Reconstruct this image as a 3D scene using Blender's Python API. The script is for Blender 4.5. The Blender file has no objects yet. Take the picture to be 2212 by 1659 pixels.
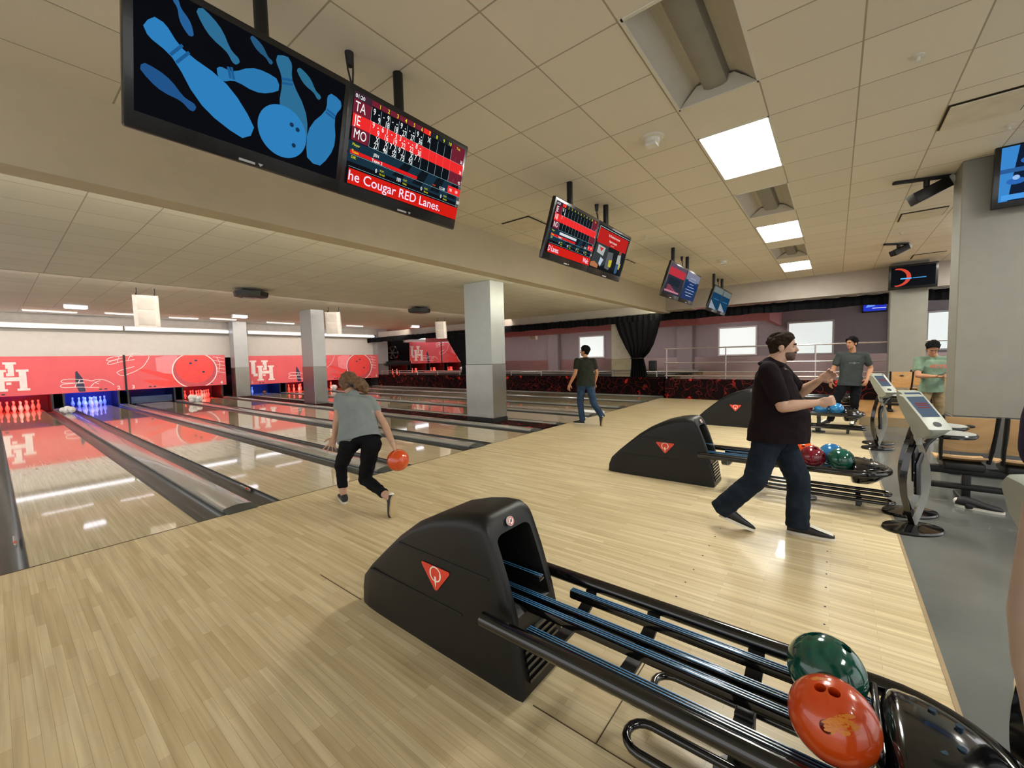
import bpy, bmesh, math, random
from mathutils import Vector, Matrix, Quaternion
from math import pi, sin, cos, radians
random.seed(7)
SC = bpy.context.scene
COL = SC.collection

# ---------------------------------------------------------------- camera
CAMZ = 1.5
cx_, cy_ = 1106.0, 829.5
V1 = Vector((-23 - cx_, 802 - cy_)); V2 = Vector((1805 - cx_, 758 - cy_))
FPX = math.sqrt(-V1.dot(V2))
Yc = Vector((V1.x, V1.y, FPX)).normalized(); Xc = Vector((V2.x, V2.y, FPX)).normalized(); Zc = Xc.cross(Yc)
cam_right = Vector((Xc.x, Yc.x, Zc.x)); cam_down = Vector((Xc.y, Yc.y, Zc.y)); cam_fwd = Vector((Xc.z, Yc.z, Zc.z))
cd = bpy.data.cameras.new('camera'); cam = bpy.data.objects.new('camera', cd); COL.objects.link(cam)
up = -cam_down; back = -cam_fwd
M = Matrix((( cam_right.x, up.x, back.x, 0), (cam_right.y, up.y, back.y, 0), (cam_right.z, up.z, back.z, CAMZ), (0, 0, 0, 1)))
cam.matrix_world = M
cd.sensor_width = 36.0; cd.sensor_fit = 'HORIZONTAL'; cd.lens = FPX / 2212 * 36.0; cd.clip_start = 0.05; cd.clip_end = 200
SC.camera = cam

# ---------------------------------------------------------------- world and exposure
w = bpy.data.worlds.new('world'); SC.world = w; w.use_nodes = True
w.node_tree.nodes['Background'].inputs[0].default_value = (0.5, 0.5, 0.5, 1); w.node_tree.nodes['Background'].inputs[1].default_value = 1.45
SC.view_settings.view_transform = 'Standard'; SC.view_settings.look = 'None'; SC.view_settings.gamma = 1; SC.view_settings.use_curve_mapping = False
SC.view_settings.exposure = 1.2
SC.cycles.max_bounces = 8; SC.cycles.diffuse_bounces = 5; SC.cycles.glossy_bounces = 4; SC.cycles.use_denoising = True
SC.cycles.sample_clamp_indirect = 6.0; SC.cycles.caustics_reflective = False
LIGHT = dict(troffer=17.0, cove=40.0, beam=19.0, tube=1.1, led=1.2, pit=800.0, far=10.0)

# ---------------------------------------------------------------- materials
def lin(c):
    if isinstance(c, str):
        c = [int(c[i:i+2], 16) / 255 for i in (0, 2, 4)]
    return tuple((v / 12.92 if v <= 0.04045 else ((v + 0.055) / 1.055) ** 2.4) for v in c[:3]) + (1,)
MAT = {}
def base(name):
    m = bpy.data.materials.new(name); m.use_nodes = True; MAT[name] = m
    return m, m.node_tree.nodes, m.node_tree.links, m.node_tree.nodes['Principled BSDF']
def mat(name, col, rough=0.5, metal=0.0, var=0.08, scale=6.0, coat=0.0, spec=0.5, bump=0.0, bscale=60.0, sheen=0.0, trans=0.0):
    if name in MAT: return MAT[name]
    m, N, L, b = base(name)
    if rough >= 0.8: spec = min(spec, 0.12)
    c = lin(col)
    tc = N.new('ShaderNodeTexCoord'); nz = N.new('ShaderNodeTexNoise'); nz.inputs['Scale'].default_value = scale; nz.inputs['Detail'].default_value = 4
    L.new(tc.outputs['Object'], nz.inputs['Vector'])
    r = N.new('ShaderNodeValToRGB'); r.color_ramp.elements[0].position = 0.3; r.color_ramp.elements[1].position = 0.7
    r.color_ramp.elements[0].color = tuple(v * (1 - var) for v in c[:3]) + (1,); r.color_ramp.elements[1].color = tuple(min(1, v * (1 + var)) for v in c[:3]) + (1,)
    L.new(nz.outputs['Fac'], r.inputs['Fac']); L.new(r.outputs['Color'], b.inputs['Base Color'])
    b.inputs['Roughness'].default_value = rough; b.inputs['Metallic'].default_value = metal
    b.inputs['Coat Weight'].default_value = coat; b.inputs['Coat Roughness'].default_value = 0.05; b.inputs['Specular IOR Level'].default_value = spec
    if sheen: b.inputs['Sheen Weight'].default_value = sheen
    if trans: b.inputs['Transmission Weight'].default_value = trans
    if bump:
        n2 = N.new('ShaderNodeTexNoise'); n2.inputs['Scale'].default_value = bscale; L.new(tc.outputs['Object'], n2.inputs['Vector'])
        bp = N.new('ShaderNodeBump'); bp.inputs['Strength'].default_value = bump; bp.inputs['Distance'].default_value = 0.01
        L.new(n2.outputs['Fac'], bp.inputs['Height']); L.new(bp.outputs['Normal'], b.inputs['Normal'])
    return m
def emit(name, col, s=1.0, basecol=None):
    if name in MAT: return MAT[name]
    m, N, L, b = base(name)
    b.inputs['Base Color'].default_value = lin(basecol) if basecol else (0.003, 0.003, 0.004, 1); b.inputs['Roughness'].default_value = 0.45; b.inputs['Specular IOR Level'].default_value = 0.0
    b.inputs['Emission Color'].default_value = lin(col); b.inputs['Emission Strength'].default_value = s
    return m
def node(N, t, **kw):
    n = N.new(t)
    for k, v in kw.items(): setattr(n, k, v)
    return n
def planks(name, c1, c2, cm, roww, length, rough, coat=0.3, grain=0.5, along='y', spec=0.5):
    m, N, L, b = base(name)
    tc = N.new('ShaderNodeTexCoord'); sp = N.new('ShaderNodeSeparateXYZ'); cb = N.new('ShaderNodeCombineXYZ')
    L.new(tc.outputs['Object'], sp.inputs[0])
    a, c = ('Y', 'X') if along == 'y' else ('X', 'Y')
    L.new(sp.outputs[a], cb.inputs['X']); L.new(sp.outputs[c], cb.inputs['Y'])
    br = N.new('ShaderNodeTexBrick'); br.offset = 0.37; br.offset_frequency = 2; br.squash = 1
    br.inputs['Scale'].default_value = 1; br.inputs['Mortar Size'].default_value = 0.0006; br.inputs['Brick Width'].default_value = length; br.inputs['Row Height'].default_value = roww
    br.inputs['Color1'].default_value = lin(c1); br.inputs['Color2'].default_value = lin(c2); br.inputs['Mortar'].default_value = lin(cm); br.inputs['Bias'].default_value = 0.0
    L.new(cb.outputs[0], br.inputs['Vector'])
    mp = N.new('ShaderNodeMapping'); mp.inputs['Scale'].default_value = (1.4, 38, 1); L.new(cb.outputs[0], mp.inputs['Vector'])
    nz = N.new('ShaderNodeTexNoise'); nz.inputs['Scale'].default_value = 1.0; nz.inputs['Detail'].default_value = 5; L.new(mp.outputs[0], nz.inputs['Vector'])
    rp = N.new('ShaderNodeValToRGB'); rp.color_ramp.elements[0].position = 0.32; rp.color_ramp.elements[1].position = 0.7
    g = 1 - 0.32 * grain; rp.color_ramp.elements[0].color = (g, g * 0.97, g * 0.92, 1); rp.color_ramp.elements[1].color = (1.06, 1.06, 1.06, 1)
    L.new(nz.outputs['Fac'], rp.inputs['Fac'])
    mx = node(N, 'ShaderNodeMix', data_type='RGBA', blend_type='MULTIPLY'); mx.inputs['Factor'].default_value = 1
    L.new(br.outputs['Color'], mx.inputs[6]); L.new(rp.outputs['Color'], mx.inputs[7]); L.new(mx.outputs[2], b.inputs['Base Color'])
    n3 = N.new('ShaderNodeTexNoise'); n3.inputs['Scale'].default_value = 1.3; n3.inputs['Detail'].default_value = 6; L.new(tc.outputs['Object'], n3.inputs['Vector'])
    mr = N.new('ShaderNodeMapRange'); mr.inputs['To Min'].default_value = rough * 0.8; mr.inputs['To Max'].default_value = rough * 1.3
    L.new(n3.outputs['Fac'], mr.inputs['Value']); L.new(mr.outputs[0], b.inputs['Roughness'])
    b.inputs['Coat Weight'].default_value = coat; b.inputs['Coat Roughness'].default_value = 0.03; b.inputs['Specular IOR Level'].default_value = spec
    return m
def tiles(name, col, line, size, ox, oy, lw=0.012):
    m, N, L, b = base(name)
    tc = N.new('ShaderNodeTexCoord'); mp = N.new('ShaderNodeMapping'); mp.inputs['Location'].default_value = (-ox, -oy, 0); L.new(tc.outputs['Object'], mp.inputs['Vector'])
    br = N.new('ShaderNodeTexBrick'); br.offset = 0; br.squash = 1; br.inputs['Scale'].default_value = 1; br.inputs['Mortar Size'].default_value = lw / 2; br.inputs['Mortar Smooth'].default_value = 0.1
    br.inputs['Brick Width'].default_value = size; br.inputs['Row Height'].default_value = size
    c = lin(col); br.inputs['Color1'].default_value = c; br.inputs['Color2'].default_value = tuple(v * 0.93 for v in c[:3]) + (1,); br.inputs['Mortar'].default_value = lin(line)
    L.new(mp.outputs[0], br.inputs['Vector']); L.new(br.outputs['Color'], b.inputs['Base Color']); b.inputs['Roughness'].default_value = 0.85; b.inputs['Specular IOR Level'].default_value = 0.2
    nz = N.new('ShaderNodeTexNoise'); nz.inputs['Scale'].default_value = 250; L.new(tc.outputs['Object'], nz.inputs['Vector'])
    ma = N.new('ShaderNodeMath'); ma.operation = 'MULTIPLY_ADD'; ma.inputs[1].default_value = -1.5; L.new(br.outputs['Fac'], ma.inputs[0]); L.new(nz.outputs['Fac'], ma.inputs[2])
    bp = N.new('ShaderNodeBump'); bp.inputs['Strength'].default_value = 0.25; bp.inputs['Distance'].default_value = 0.004; L.new(ma.outputs[0], bp.inputs['Height']); L.new(bp.outputs['Normal'], b.inputs['Normal'])
    return m
def carpet(name, plane):
    m, N, L, b = base(name)
    tc = N.new('ShaderNodeTexCoord'); sp = N.new('ShaderNodeSeparateXYZ'); cb = N.new('ShaderNodeCombineXYZ'); L.new(tc.outputs['Object'], sp.inputs[0])
    L.new(sp.outputs[plane[0]], cb.inputs[0]); L.new(sp.outputs[plane[1]], cb.inputs[1])
    nz = N.new('ShaderNodeTexNoise'); nz.inputs['Scale'].default_value = 3; L.new(cb.outputs[0], nz.inputs['Vector'])
    mv = node(N, 'ShaderNodeVectorMath', operation='MULTIPLY_ADD'); mv.inputs[1].default_value = (0.25, 0.25, 0.25); L.new(nz.outputs['Color'], mv.inputs[0]); L.new(cb.outputs[0], mv.inputs[2])
    outs = []
    for sc_, off in ((2.0, 0.0), (1.7, 7.3), (2.4, 3.1)):
        q = node(N, 'ShaderNodeTexNoise', noise_dimensions='2D'); q.inputs['Scale'].default_value = sc_; q.inputs['Detail'].default_value = 1.0
        va = node(N, 'ShaderNodeVectorMath', operation='ADD'); va.inputs[1].default_value = (off, off, 0); L.new(cb.outputs[0], va.inputs[0]); L.new(va.outputs[0], q.inputs['Vector'])
        sb = node(N, 'ShaderNodeMath', operation='SUBTRACT'); sb.inputs[1].default_value = 0.5; L.new(q.outputs['Fac'], sb.inputs[0]); ab = node(N, 'ShaderNodeMath', operation='ABSOLUTE'); L.new(sb.outputs[0], ab.inputs[0])
        c_ = node(N, 'ShaderNodeMath', operation='LESS_THAN'); c_.inputs[1].default_value = 0.005; L.new(ab.outputs[0], c_.inputs[0]); outs.append(c_)
    m0 = node(N, 'ShaderNodeMath', operation='MAXIMUM'); L.new(outs[0].outputs[0], m0.inputs[0]); L.new(outs[1].outputs[0], m0.inputs[1])
    lt = node(N, 'ShaderNodeMath', operation='MAXIMUM'); L.new(m0.outputs[0], lt.inputs[0]); L.new(outs[2].outputs[0], lt.inputs[1])
    v2 = node(N, 'ShaderNodeTexVoronoi', feature='F1'); v2.inputs['Scale'].default_value = 1.55; v2.inputs['Randomness'].default_value = 0.35; L.new(mv.outputs[0], v2.inputs['Vector'])
    n2 = N.new('ShaderNodeTexNoise'); n2.inputs['Scale'].default_value = 16; L.new(cb.outputs[0], n2.inputs['Vector'])
    ad = node(N, 'ShaderNodeMath', operation='MULTIPLY_ADD'); ad.inputs[1].default_value = 0.3; L.new(n2.outputs['Fac'], ad.inputs[0]); L.new(v2.outputs['Distance'], ad.inputs[2])
    l2 = node(N, 'ShaderNodeMath', operation='LESS_THAN'); l2.inputs[1].default_value = 0.25; L.new(ad.outputs[0], l2.inputs[0])
    m1 = node(N, 'ShaderNodeMix', data_type='RGBA'); m1.inputs[6].default_value = lin('140a0c'); m1.inputs[7].default_value = lin('6e2420'); L.new(lt.outputs[0], m1.inputs['Factor'])
    m2 = node(N, 'ShaderNodeMix', data_type='RGBA'); L.new(m1.outputs[2], m2.inputs[6]); m2.inputs[7].default_value = lin('c03028'); L.new(l2.outputs[0], m2.inputs['Factor'])
    L.new(m2.outputs[2], b.inputs['Base Color']); b.inputs['Roughness'].default_value = 0.95; b.inputs['Specular IOR Level'].default_value = 0.1
    return m

# ---------------------------------------------------------------- mesh builder
class MB:
    def __init__(s): s.v = []; s.f = []; s.m = []; s.xf = None
    def add(s, vs, fs, mi=0):
        o = len(s.v)
        if s.xf is not None: vs = [s.xf @ Vector(p) for p in vs]
        s.v += [tuple(p) for p in vs]; s.f += [tuple(i + o for i in f) for f in fs]; s.m += [mi] * len(fs)
        return s
    def box(s, x0, x1, y0, y1, z0, z1, mi=0):
        vs = [(x, y, z) for z in (z0, z1) for y in (y0, y1) for x in (x0, x1)]
        return s.add(vs, [(0, 2, 3, 1), (4, 5, 7, 6), (0, 1, 5, 4), (2, 6, 7, 3), (0, 4, 6, 2), (1, 3, 7, 5)], mi)
    def rbox(s, x0, x1, y0, y1, z0, z1, r, mi=0, seg=3):
        bm = bmesh.new(); bmesh.ops.create_cube(bm, size=1)
        for v in bm.verts: v.co = Vector(((x0 + x1) / 2 + v.co.x * (x1 - x0), (y0 + y1) / 2 + v.co.y * (y1 - y0), (z0 + z1) / 2 + v.co.z * (z1 - z0)))
        bmesh.ops.bevel(bm, geom=bm.edges[:], offset=r, segments=seg, affect='EDGES', profile=0.5)
        return s.bm(bm, mi)
    def bm(s, bm, mi=0):
        bm.verts.index_update(); s.add([v.co.copy() for v in bm.verts], [[v.index for v in f.verts] for f in bm.faces], mi); bm.free(); return s
    def prism(s, pts, d, mi=0):
        # closed outline (list of 3D points), extruded by vector d
        n = len(pts); d = Vector(d); a = [Vector(p) for p in pts]; vs = a + [p + d for p in a]
        return s.add(vs, [tuple(range(n))[::-1], tuple(range(n, 2 * n))] + [(i, (i + 1) % n, n + (i + 1) % n, n + i) for i in range(n)], mi)
    def poly(s, pts, mi=0): return s.add(pts, [tuple(range(len(pts)))], mi)
    def cyl(s, p0, p1, r0, r1=None, seg=20, mi=0, cap=True):
        return s.tube([p0, p1], [r0, r0 if r1 is None else r1], seg=seg, mi=mi, cap=cap)
    def tube(s, pts, r, seg=10, mi=0, closed=False, cap=True, flat=None):
        P = [Vector(p) for p in pts]; n = len(P); rr = r if isinstance(r, (list, tuple)) else [r] * n
        T = []
        for i in range(n):
            a = P[i - 1] if (i > 0 or closed) else P[i]; b = P[(i + 1) % n] if (i < n - 1 or closed) else P[i]
            T.append((b - a).normalized() if (b - a).length > 1e-9 else Vector((0, 0, 1)))
        ref = Vector((0, 0, 1)) if abs(T[0].z) < 0.9 else Vector((1, 0, 0))
        u = T[0].cross(ref).normalized(); vs = []
        for i in range(n):
            u = (u - T[i] * u.dot(T[i])).normalized(); w_ = T[i].cross(u)
            for k in range(seg):
                a = 2 * pi * k / seg; fl = flat if flat else (1, 1)
                vs.append(P[i] + u * cos(a) * rr[i] * fl[0] + w_ * sin(a) * rr[i] * fl[1])
        fs = []
        for i in range(n if closed else n - 1):
            j = (i + 1) % n
            for k in range(seg):
                l = (k + 1) % seg; fs.append((i * seg + k, i * seg + l, j * seg + l, j * seg + k))
        if cap and not closed:
            fs.append(tuple(range(seg))[::-1]); fs.append(tuple((n - 1) * seg + k for k in range(seg)))
        return s.add(vs, fs, mi)
    def rev(s, prof, c=(0, 0, 0), seg=24, mi=0):
        c = Vector(c); vs = []; n = len(prof)
        for r, z in prof:
            for k in range(seg): a = 2 * pi * k / seg; vs.append(c + Vector((r * cos(a), r * sin(a), z)))
        fs = [(i * seg + k, i * seg + (k + 1) % seg, (i + 1) * seg + (k + 1) % seg, (i + 1) * seg + k) for i in range(n - 1) for k in range(seg)]
        fs.append(tuple(range(seg))[::-1]); fs.append(tuple((n - 1) * seg + k for k in range(seg)))
        return s.add(vs, fs, mi)
    def ell(s, c, r, rot=None, seg=16, rings=10, mi=0):
        c = Vector(c); r = (r, r, r) if not isinstance(r, (tuple, list)) else r; vs = []; R_ = rot if rot else Matrix.Identity(3)
        vs.append(c + R_ @ Vector((0, 0, r[2])))
        for i in range(1, rings):
            t = pi * i / rings
            for k in range(seg):
                a = 2 * pi * k / seg; vs.append(c + R_ @ Vector((r[0] * sin(t) * cos(a), r[1] * sin(t) * sin(a), r[2] * cos(t))))
        vs.append(c + R_ @ Vector((0, 0, -r[2]))); last = len(vs) - 1
        fs = [(0, 1 + k, 1 + (k + 1) % seg) for k in range(seg)]
        for i in range(rings - 2):
            for k in range(seg):
                a = 1 + i * seg; fs.append((a + k, a + seg + k, a + seg + (k + 1) % seg, a + (k + 1) % seg))
        a = 1 + (rings - 2) * seg; fs += [(last, a + (k + 1) % seg, a + k) for k in range(seg)]
        return s.add(vs, fs, mi)
    def cap(s, p0, p1, r0, r1=None, mi=0):
        r1 = r0 if r1 is None else r1; s.cyl(p0, p1, r0, r1, seg=14, mi=mi); s.ell(p0, r0, seg=14, rings=8, mi=mi); return s.ell(p1, r1, seg=14, rings=8, mi=mi)
    def build(s, name, mats, parent=None, world=False, smooth=True, angle=35, loc=None):
        me = bpy.data.meshes.new(name)
        vs = s.v
        if world and parent is not None:
            o = parent.location.copy(); q = parent
            while q.parent: q = q.parent; o += q.location
            vs = [tuple(Vector(p) - o) for p in vs]
        me.from_pydata(vs, [], s.f)
        mats = mats if isinstance(mats, (list, tuple)) else [mats]
        for m_ in mats: me.materials.append(m_)
        me.polygons.foreach_set('material_index', s.m)
        if smooth:
            me.polygons.foreach_set('use_smooth', [True] * len(s.f)); me.set_sharp_from_angle(angle=radians(angle))
        me.update(); ob = bpy.data.objects.new(name, me); COL.objects.link(ob)
        if parent is not None: ob.parent = parent
        if loc: ob.location = loc
        return ob
def thing(name, label, cat, loc=(0, 0, 0), rz=0, group=None):
    o = bpy.data.objects.new(name, None); o.empty_display_size = 0.1; COL.objects.link(o); o.location = loc; o.rotation_euler = (0, 0, rz)
    o['label'] = label; o['category'] = cat
    if group: o['group'] = group
    return o
def tag(o, label, cat, group=None, kind=None):
    o['label'] = label; o['category'] = cat
    if group: o['group'] = group
    if kind: o['kind'] = kind
    return o
def struct(o): o['kind'] = 'structure'; return o
def kids(o): return [c for c in bpy.data.objects if c.parent == o]
def dup(root, loc, label=None, rz=None, group=None, parent=None):
    r = root.copy(); COL.objects.link(r)
    if parent is not None: r.parent = parent
    if loc is not None: r.location = loc
    if rz is not None: r.rotation_euler = (0, 0, rz)
    if label: r['label'] = label
    if group: r['group'] = group
    for ch in kids(root): dup(ch, None, parent=r)
    return r
def evalmesh(ob):
    bpy.context.view_layer.update(); dg = bpy.context.evaluated_depsgraph_get()
    me = bpy.data.meshes.new_from_object(ob.evaluated_get(dg)); return me
_tx = {}
def text2d(t, size=1.0, align='LEFT', bold=0.0):
    key = (t, bold)
    if key not in _tx:
        cu = bpy.data.curves.new('t', 'FONT'); cu.body = t; cu.size = 1.0; cu.offset = bold; cu.resolution_u = 3
        ob = bpy.data.objects.new('t', cu); COL.objects.link(ob); me = evalmesh(ob)
        _tx[key] = ([tuple(v.co) for v in me.vertices], [tuple(p.vertices) for p in me.polygons])
        bpy.data.objects.remove(ob); bpy.data.curves.remove(cu); bpy.data.meshes.remove(me)
    vs, fs = _tx[key]
    if not vs: return [], []
    x0 = min(v[0] for v in vs); x1 = max(v[0] for v in vs); dx = {'LEFT': 0, 'CENTER': -(x0 + x1) / 2, 'RIGHT': -x1}[align]
    return [((v[0] + dx) * size, v[1] * size) for v in vs], fs
def arc(cx, cy, r, a0, a1, n, z=None):
    out = []
    for i in range(n + 1):
        a = radians(a0 + (a1 - a0) * i / n); out.append((cx + r * cos(a), cy + r * sin(a)) if z is None else (cx + r * cos(a), cy + r * sin(a), z))
    return out
# ---------------------------------------------------------------- room shell
A_WOOD = planks('approach maple boards', 'dccda8', 'c7b48c', 'a08c66', 0.038, 0.55, 0.33, coat=0.10, grain=0.7)
L_WOOD = planks('lane boards oiled', 'd4c8ac', 'c6b898', 'a4946e', 0.027, 2.4, 0.05, coat=0.6, grain=0.5, spec=0.8)
P_WOOD = planks('platform boards', 'b98f58', 'a87f4a', '6b4c28', 0.12, 1.6, 0.3)
TILE1 = tiles('acoustic ceiling tiles front', 'd2ccbe', '9c9484', 0.62, 1.99, 0.51)
TILE2 = tiles('acoustic ceiling tiles lanes', 'd6d2c2', 'a89e90', 0.61, 0.75, 5.1)
CONC = mat('grey sealed floor', '5e605d', 0.2, var=0.12, scale=1.5, coat=0.1)
BEIGE = mat('bulkhead paint', 'b8ad95', 0.6, var=0.03)
GREYP = mat('grey wall paint', '76746b', 0.6, var=0.04, bump=0.05)
PLUM = mat('plum grey wall paint', '8c8288', 0.55, var=0.05)
WHITEP = mat('white wall paint', 'd8d8ce', 0.6, var=0.03)
STEEL = mat('brushed steel cladding', '8f8c86', 0.28, metal=0.9, var=0.06, scale=2.5)
BLACKP = mat('matt black paint', '0d0d0f', 0.6, var=0.15)
BLKPL = mat('black moulded plastic', '10100f', 0.42, spec=0.35, var=0.1, scale=30, bump=0.06, bscale=220)
BLKGL = mat('glossy black enamel', '0b0b0c', 0.14, var=0.1, coat=0.5)
TRIMW = mat('wood edge trim', '948062', 0.35)
FABRIC = mat('black drape cloth', '0e0e11', 0.85, var=0.3, scale=3, spec=0.15)
CARP_X = carpet('patterned wall carpet', ('Y', 'Z')); CARP_F = carpet('patterned floor carpet', ('X', 'Y'))
DARK = mat('pit darkness lining', '08080a', 0.8)

o = MB().box(-4.5, 25, -7, -0.42, -0.1, 0.0).build('floor', CONC, smooth=False); struct(o)
o = MB().box(-4.5, 14.5, -0.42, 4.80, -0.1, 0.0).build('floor', A_WOOD, smooth=False); struct(o)
o = MB().box(-4.5, 15.3, 4.80, 26, -0.2, -0.09).build('floor', BLACKP, smooth=False); struct(o)
o = MB().box(-4.5, 10.8, -0.437, -0.42, -0.02, 0.003).build('trim_1', TRIMW, smooth=False); struct(o)
m_ = MB().box(10.8, 14.5, -4, -0.42, 0.0, 0.17, 0).box(10.78, 10.8, -4, -0.42, 0.0, 0.175, 1).box(10.78, 14.5, -0.42, -0.40, 0, 0.175, 1)
o = m_.build('floor', [P_WOOD, TRIMW], smooth=False); struct(o)
# approach seams: thin dark filler lines
sm = MB()
sm.box(1.36, 1.365, 2.33, 2.85, 0, 0.0012); sm.box(1.36, 1.365, -0.42, 1.0, 0, 0.0012); sm.box(4.95, 4.955, 2.35, 4.8, 0, 0.0008); sm.box(1.365, 1.9, 0.70, 0.705, 0, 0.0012)
sm.box(-4.5, 14.5, 4.785, 4.80, 0, 0.0015)
struct(sm.build('trim_2', mat('dark seam filler', '4a3820', 0.6), smooth=False))
dots = MB()
for x0 in (2.35, 3.2, 5.9, 6.8):
    for k in range(4):
        for yy in (0.02, 0.75): dots.cyl((x0 + 0.2 * k, yy, 0), (x0 + 0.2 * k, yy, 0.001), 0.006, seg=10)
struct(dots.build('trim_3', BLACKP, smooth=False))

# front ceiling with openings for the light fixtures
ZC = 3.62; YA, YB = 0.51, 1.11; YA2, YB2 = -3.2, -2.6
FX = [0.76, 2.61, 4.47, 6.33, 8.19, 10.05, 11.91]; FL = 1.24
LITF = [0, 0, 1, 0, 1, 0, 1]
m_ = MB()
m_.box(-4.5, 23, -7, YA2, ZC, ZC + 0.04); m_.box(-4.5, 23, YB2, YA, ZC, ZC + 0.04); m_.box(-4.5, 14.6, YB, 4.6, ZC, ZC + 0.04)
m_.box(14.6, 23, YB, 4.6, ZC, ZC + .04)
for (a, b_) in ((YA, YB), (YA2, YB2)):
    xs = [-4.5] + [q for x in FX for q in (x, x + FL)] + [23]
    for i in range(0, len(xs), 2): m_.box(xs[i], xs[i + 1], a, b_, ZC, ZC + 0.04)
struct(m_.build('ceiling', TILE1, smooth=False))
# fixtures
WHMET = mat('white fixture enamel', 'c8c6bc', 0.4, var=0.03)
GRMET = mat('grey perforated basket', '7c7a74', 0.5, var=0.05)
LENS = emit('lit fluorescent lens', 'fffdf2', LIGHT['troffer'], 'ffffff')
def troffer(x, y0, lit, label, group):
    w_ = YB - YA; t = thing('ceiling_light', label, 'ceiling light', (x, y0, ZC), 0, group)
    h = MB(); h.box(0, FL, 0, 0.006, 0, 0.14); h.box(0, FL, w_ - 0.006, w_, 0, 0.14); h.box(0, 0.006, 0, w_, 0, 0.14); h.box(FL - 0.006, FL, 0, w_, 0, 0.14); h.box(0, FL, 0, w_, 0.14, 0.15)
    for (a, b_, c, d) in ((-0.012, FL + 0.012, -0.012, 0.012), (-0.012, FL + 0.012, w_ - 0.012, w_ + 0.012)): h.box(a, b_, c, d, -0.006, 0.0)
    for (a, b_) in ((-0.012, 0.012), (FL - 0.012, FL + 0.012)): h.box(a, b_, 0, w_, -0.006, 0)
    h.build('housing', WHMET, t, smooth=False)
    # curved side reflectors
    r = MB(); n = 8; c0, c1 = 0.2, w_ - 0.2
    for (ya, yb) in ((0.012, c0), (w_ - 0.012, c1)):
        for i in range(n):
            f0, f1 = i / n, (i + 1) / n
            z0, z1 = 0.12 * sin(f0 * pi / 2), 0.12 * sin(f1 * pi / 2)
            r.poly([(0.01, ya + (yb - ya) * f0, z0), (FL - 0.01, ya + (yb - ya) * f0, z0), (FL - 0.01, ya + (yb - ya) * f1, z1), (0.01, ya + (yb - ya) * f1, z1)])
    for xe, s_ in ((0.01, 1), (FL - 0.01, -1)): r.poly([(xe, 0.01, 0), (xe, w_ - 0.01, 0), (xe + s_ * 0.06, w_ - 0.16, 0.10), (xe + s_ * 0.06, 0.16, 0.10)])
    r.build('reflector', LENS if lit else mat('unlit reflector enamel', 'a6a297', 0.45, var=0.03), t)
    bk = MB(); prof = arc(w_ / 2, 0.02, 0.105, 0, 180, 10)
    bk.prism([(0.03, w_ / 2 - 0.11, 0.125), (0.03, w_ / 2 - 0.085, 0.062), (0.03, w_ / 2 - 0.05, 0.05), (0.03, w_ / 2 + 0.05, 0.05), (0.03, w_ / 2 + 0.085, 0.062), (0.03, w_ / 2 + 0.11, 0.125)], (FL - 0.06, 0, 0))
    bk.build('lamp_basket', LENS if lit else GRMET, t)
    return t
ORD = ['nearest lit', 'nearest unlit', 'largest lit', 'second unlit', 'middle lit', 'farthest unlit', 'farthest lit']
DESC = ['unlit recessed light overhead, before the large unlit one at the top', 'unlit recessed light fixture, the large one at the top of the picture', 'brightest and largest lit recessed ceiling light beside the smoke detector',
        'unlit recessed light between the largest and the second lit ones', 'lit recessed ceiling light, second of the row going away', 'unlit recessed light between the two farthest lit ones', 'smallest lit recessed ceiling light, farthest of the row']
for i, x in enumerate(FX): troffer(x, YA, LITF[i], DESC[i], 'recessed lights in the front ceiling row')
for i, x in enumerate(FX):  # extra row out of view, added to light the room
    if i % 2 == 0: troffer(x, YA2, 1, 'added lit ceiling light over the unseen seating area behind the kiosks', 'added recessed lights over the seating area')
# beam across the foul line
struct(MB().box(-4.5, 15.3, 4.6, 4.85, 2.95, 3.66).build('trim_4', BEIGE, smooth=False))
# lane ceilings in three steps, light strips hidden behind each step
struct(MB().box(-4.5, 15.3, 4.85, 11.85, 3.33, 3.37).build('ceiling', TILE2, smooth=False))
struct(MB().box(-4.5, 24, 11.85, 19.4, 3.45, 3.49).build('ceiling', TILE2, smooth=False))
struct(MB().box(-4.5, 24, 19.4, 24.6, 3.57, 3.61).build('ceiling', TILE2, smooth=False))
struct(MB().box(-4.5, 15.3, 11.82, 11.85, 3.33, 3.47).box(-4.5, 15.3, 19.37, 19.4, 3.45, 3.59).build('trim_5', BEIGE, smooth=False))
LED = emit('cove light strip', 'fff0ea', LIGHT['cove'])
for i, (y, z) in enumerate(((11.851, 3.36), (19.401, 3.48))):
    for k in range(3):
        x = -4 + 6.4 * k
        o = MB().box(x, x + 6.1, y, y + 0.03, z + 0.0, z + 0.045).build('light_strip', LED, smooth=False)
        tag(o, 'white light strip tucked behind the %s step of the lane ceiling' % ('nearer' if i == 0 else 'farther'), 'light strip', 'light strips behind the ceiling steps')
LEDB = emit('added beam wash light', 'fffae2', LIGHT['beam'])
for k in range(5):  # unseen fittings, added to brighten the lanes and their ceiling
    x = -4 + 3.9 * k
    t = thing('added_wash_light', 'added unseen light fitting behind the ceiling beam, facing the pins', 'wash light', (x, 4.85, 3.1), 0, 'added wash lights behind the beam')
    MB().box(0, 3.4, 0, 0.06, -0.05, 0.05).build('housing', WHMET, t, smooth=False); MB().box(0.02, 3.38, 0.06, 0.075, -0.04, 0.04).build('lens', LEDB, t, smooth=False)
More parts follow.
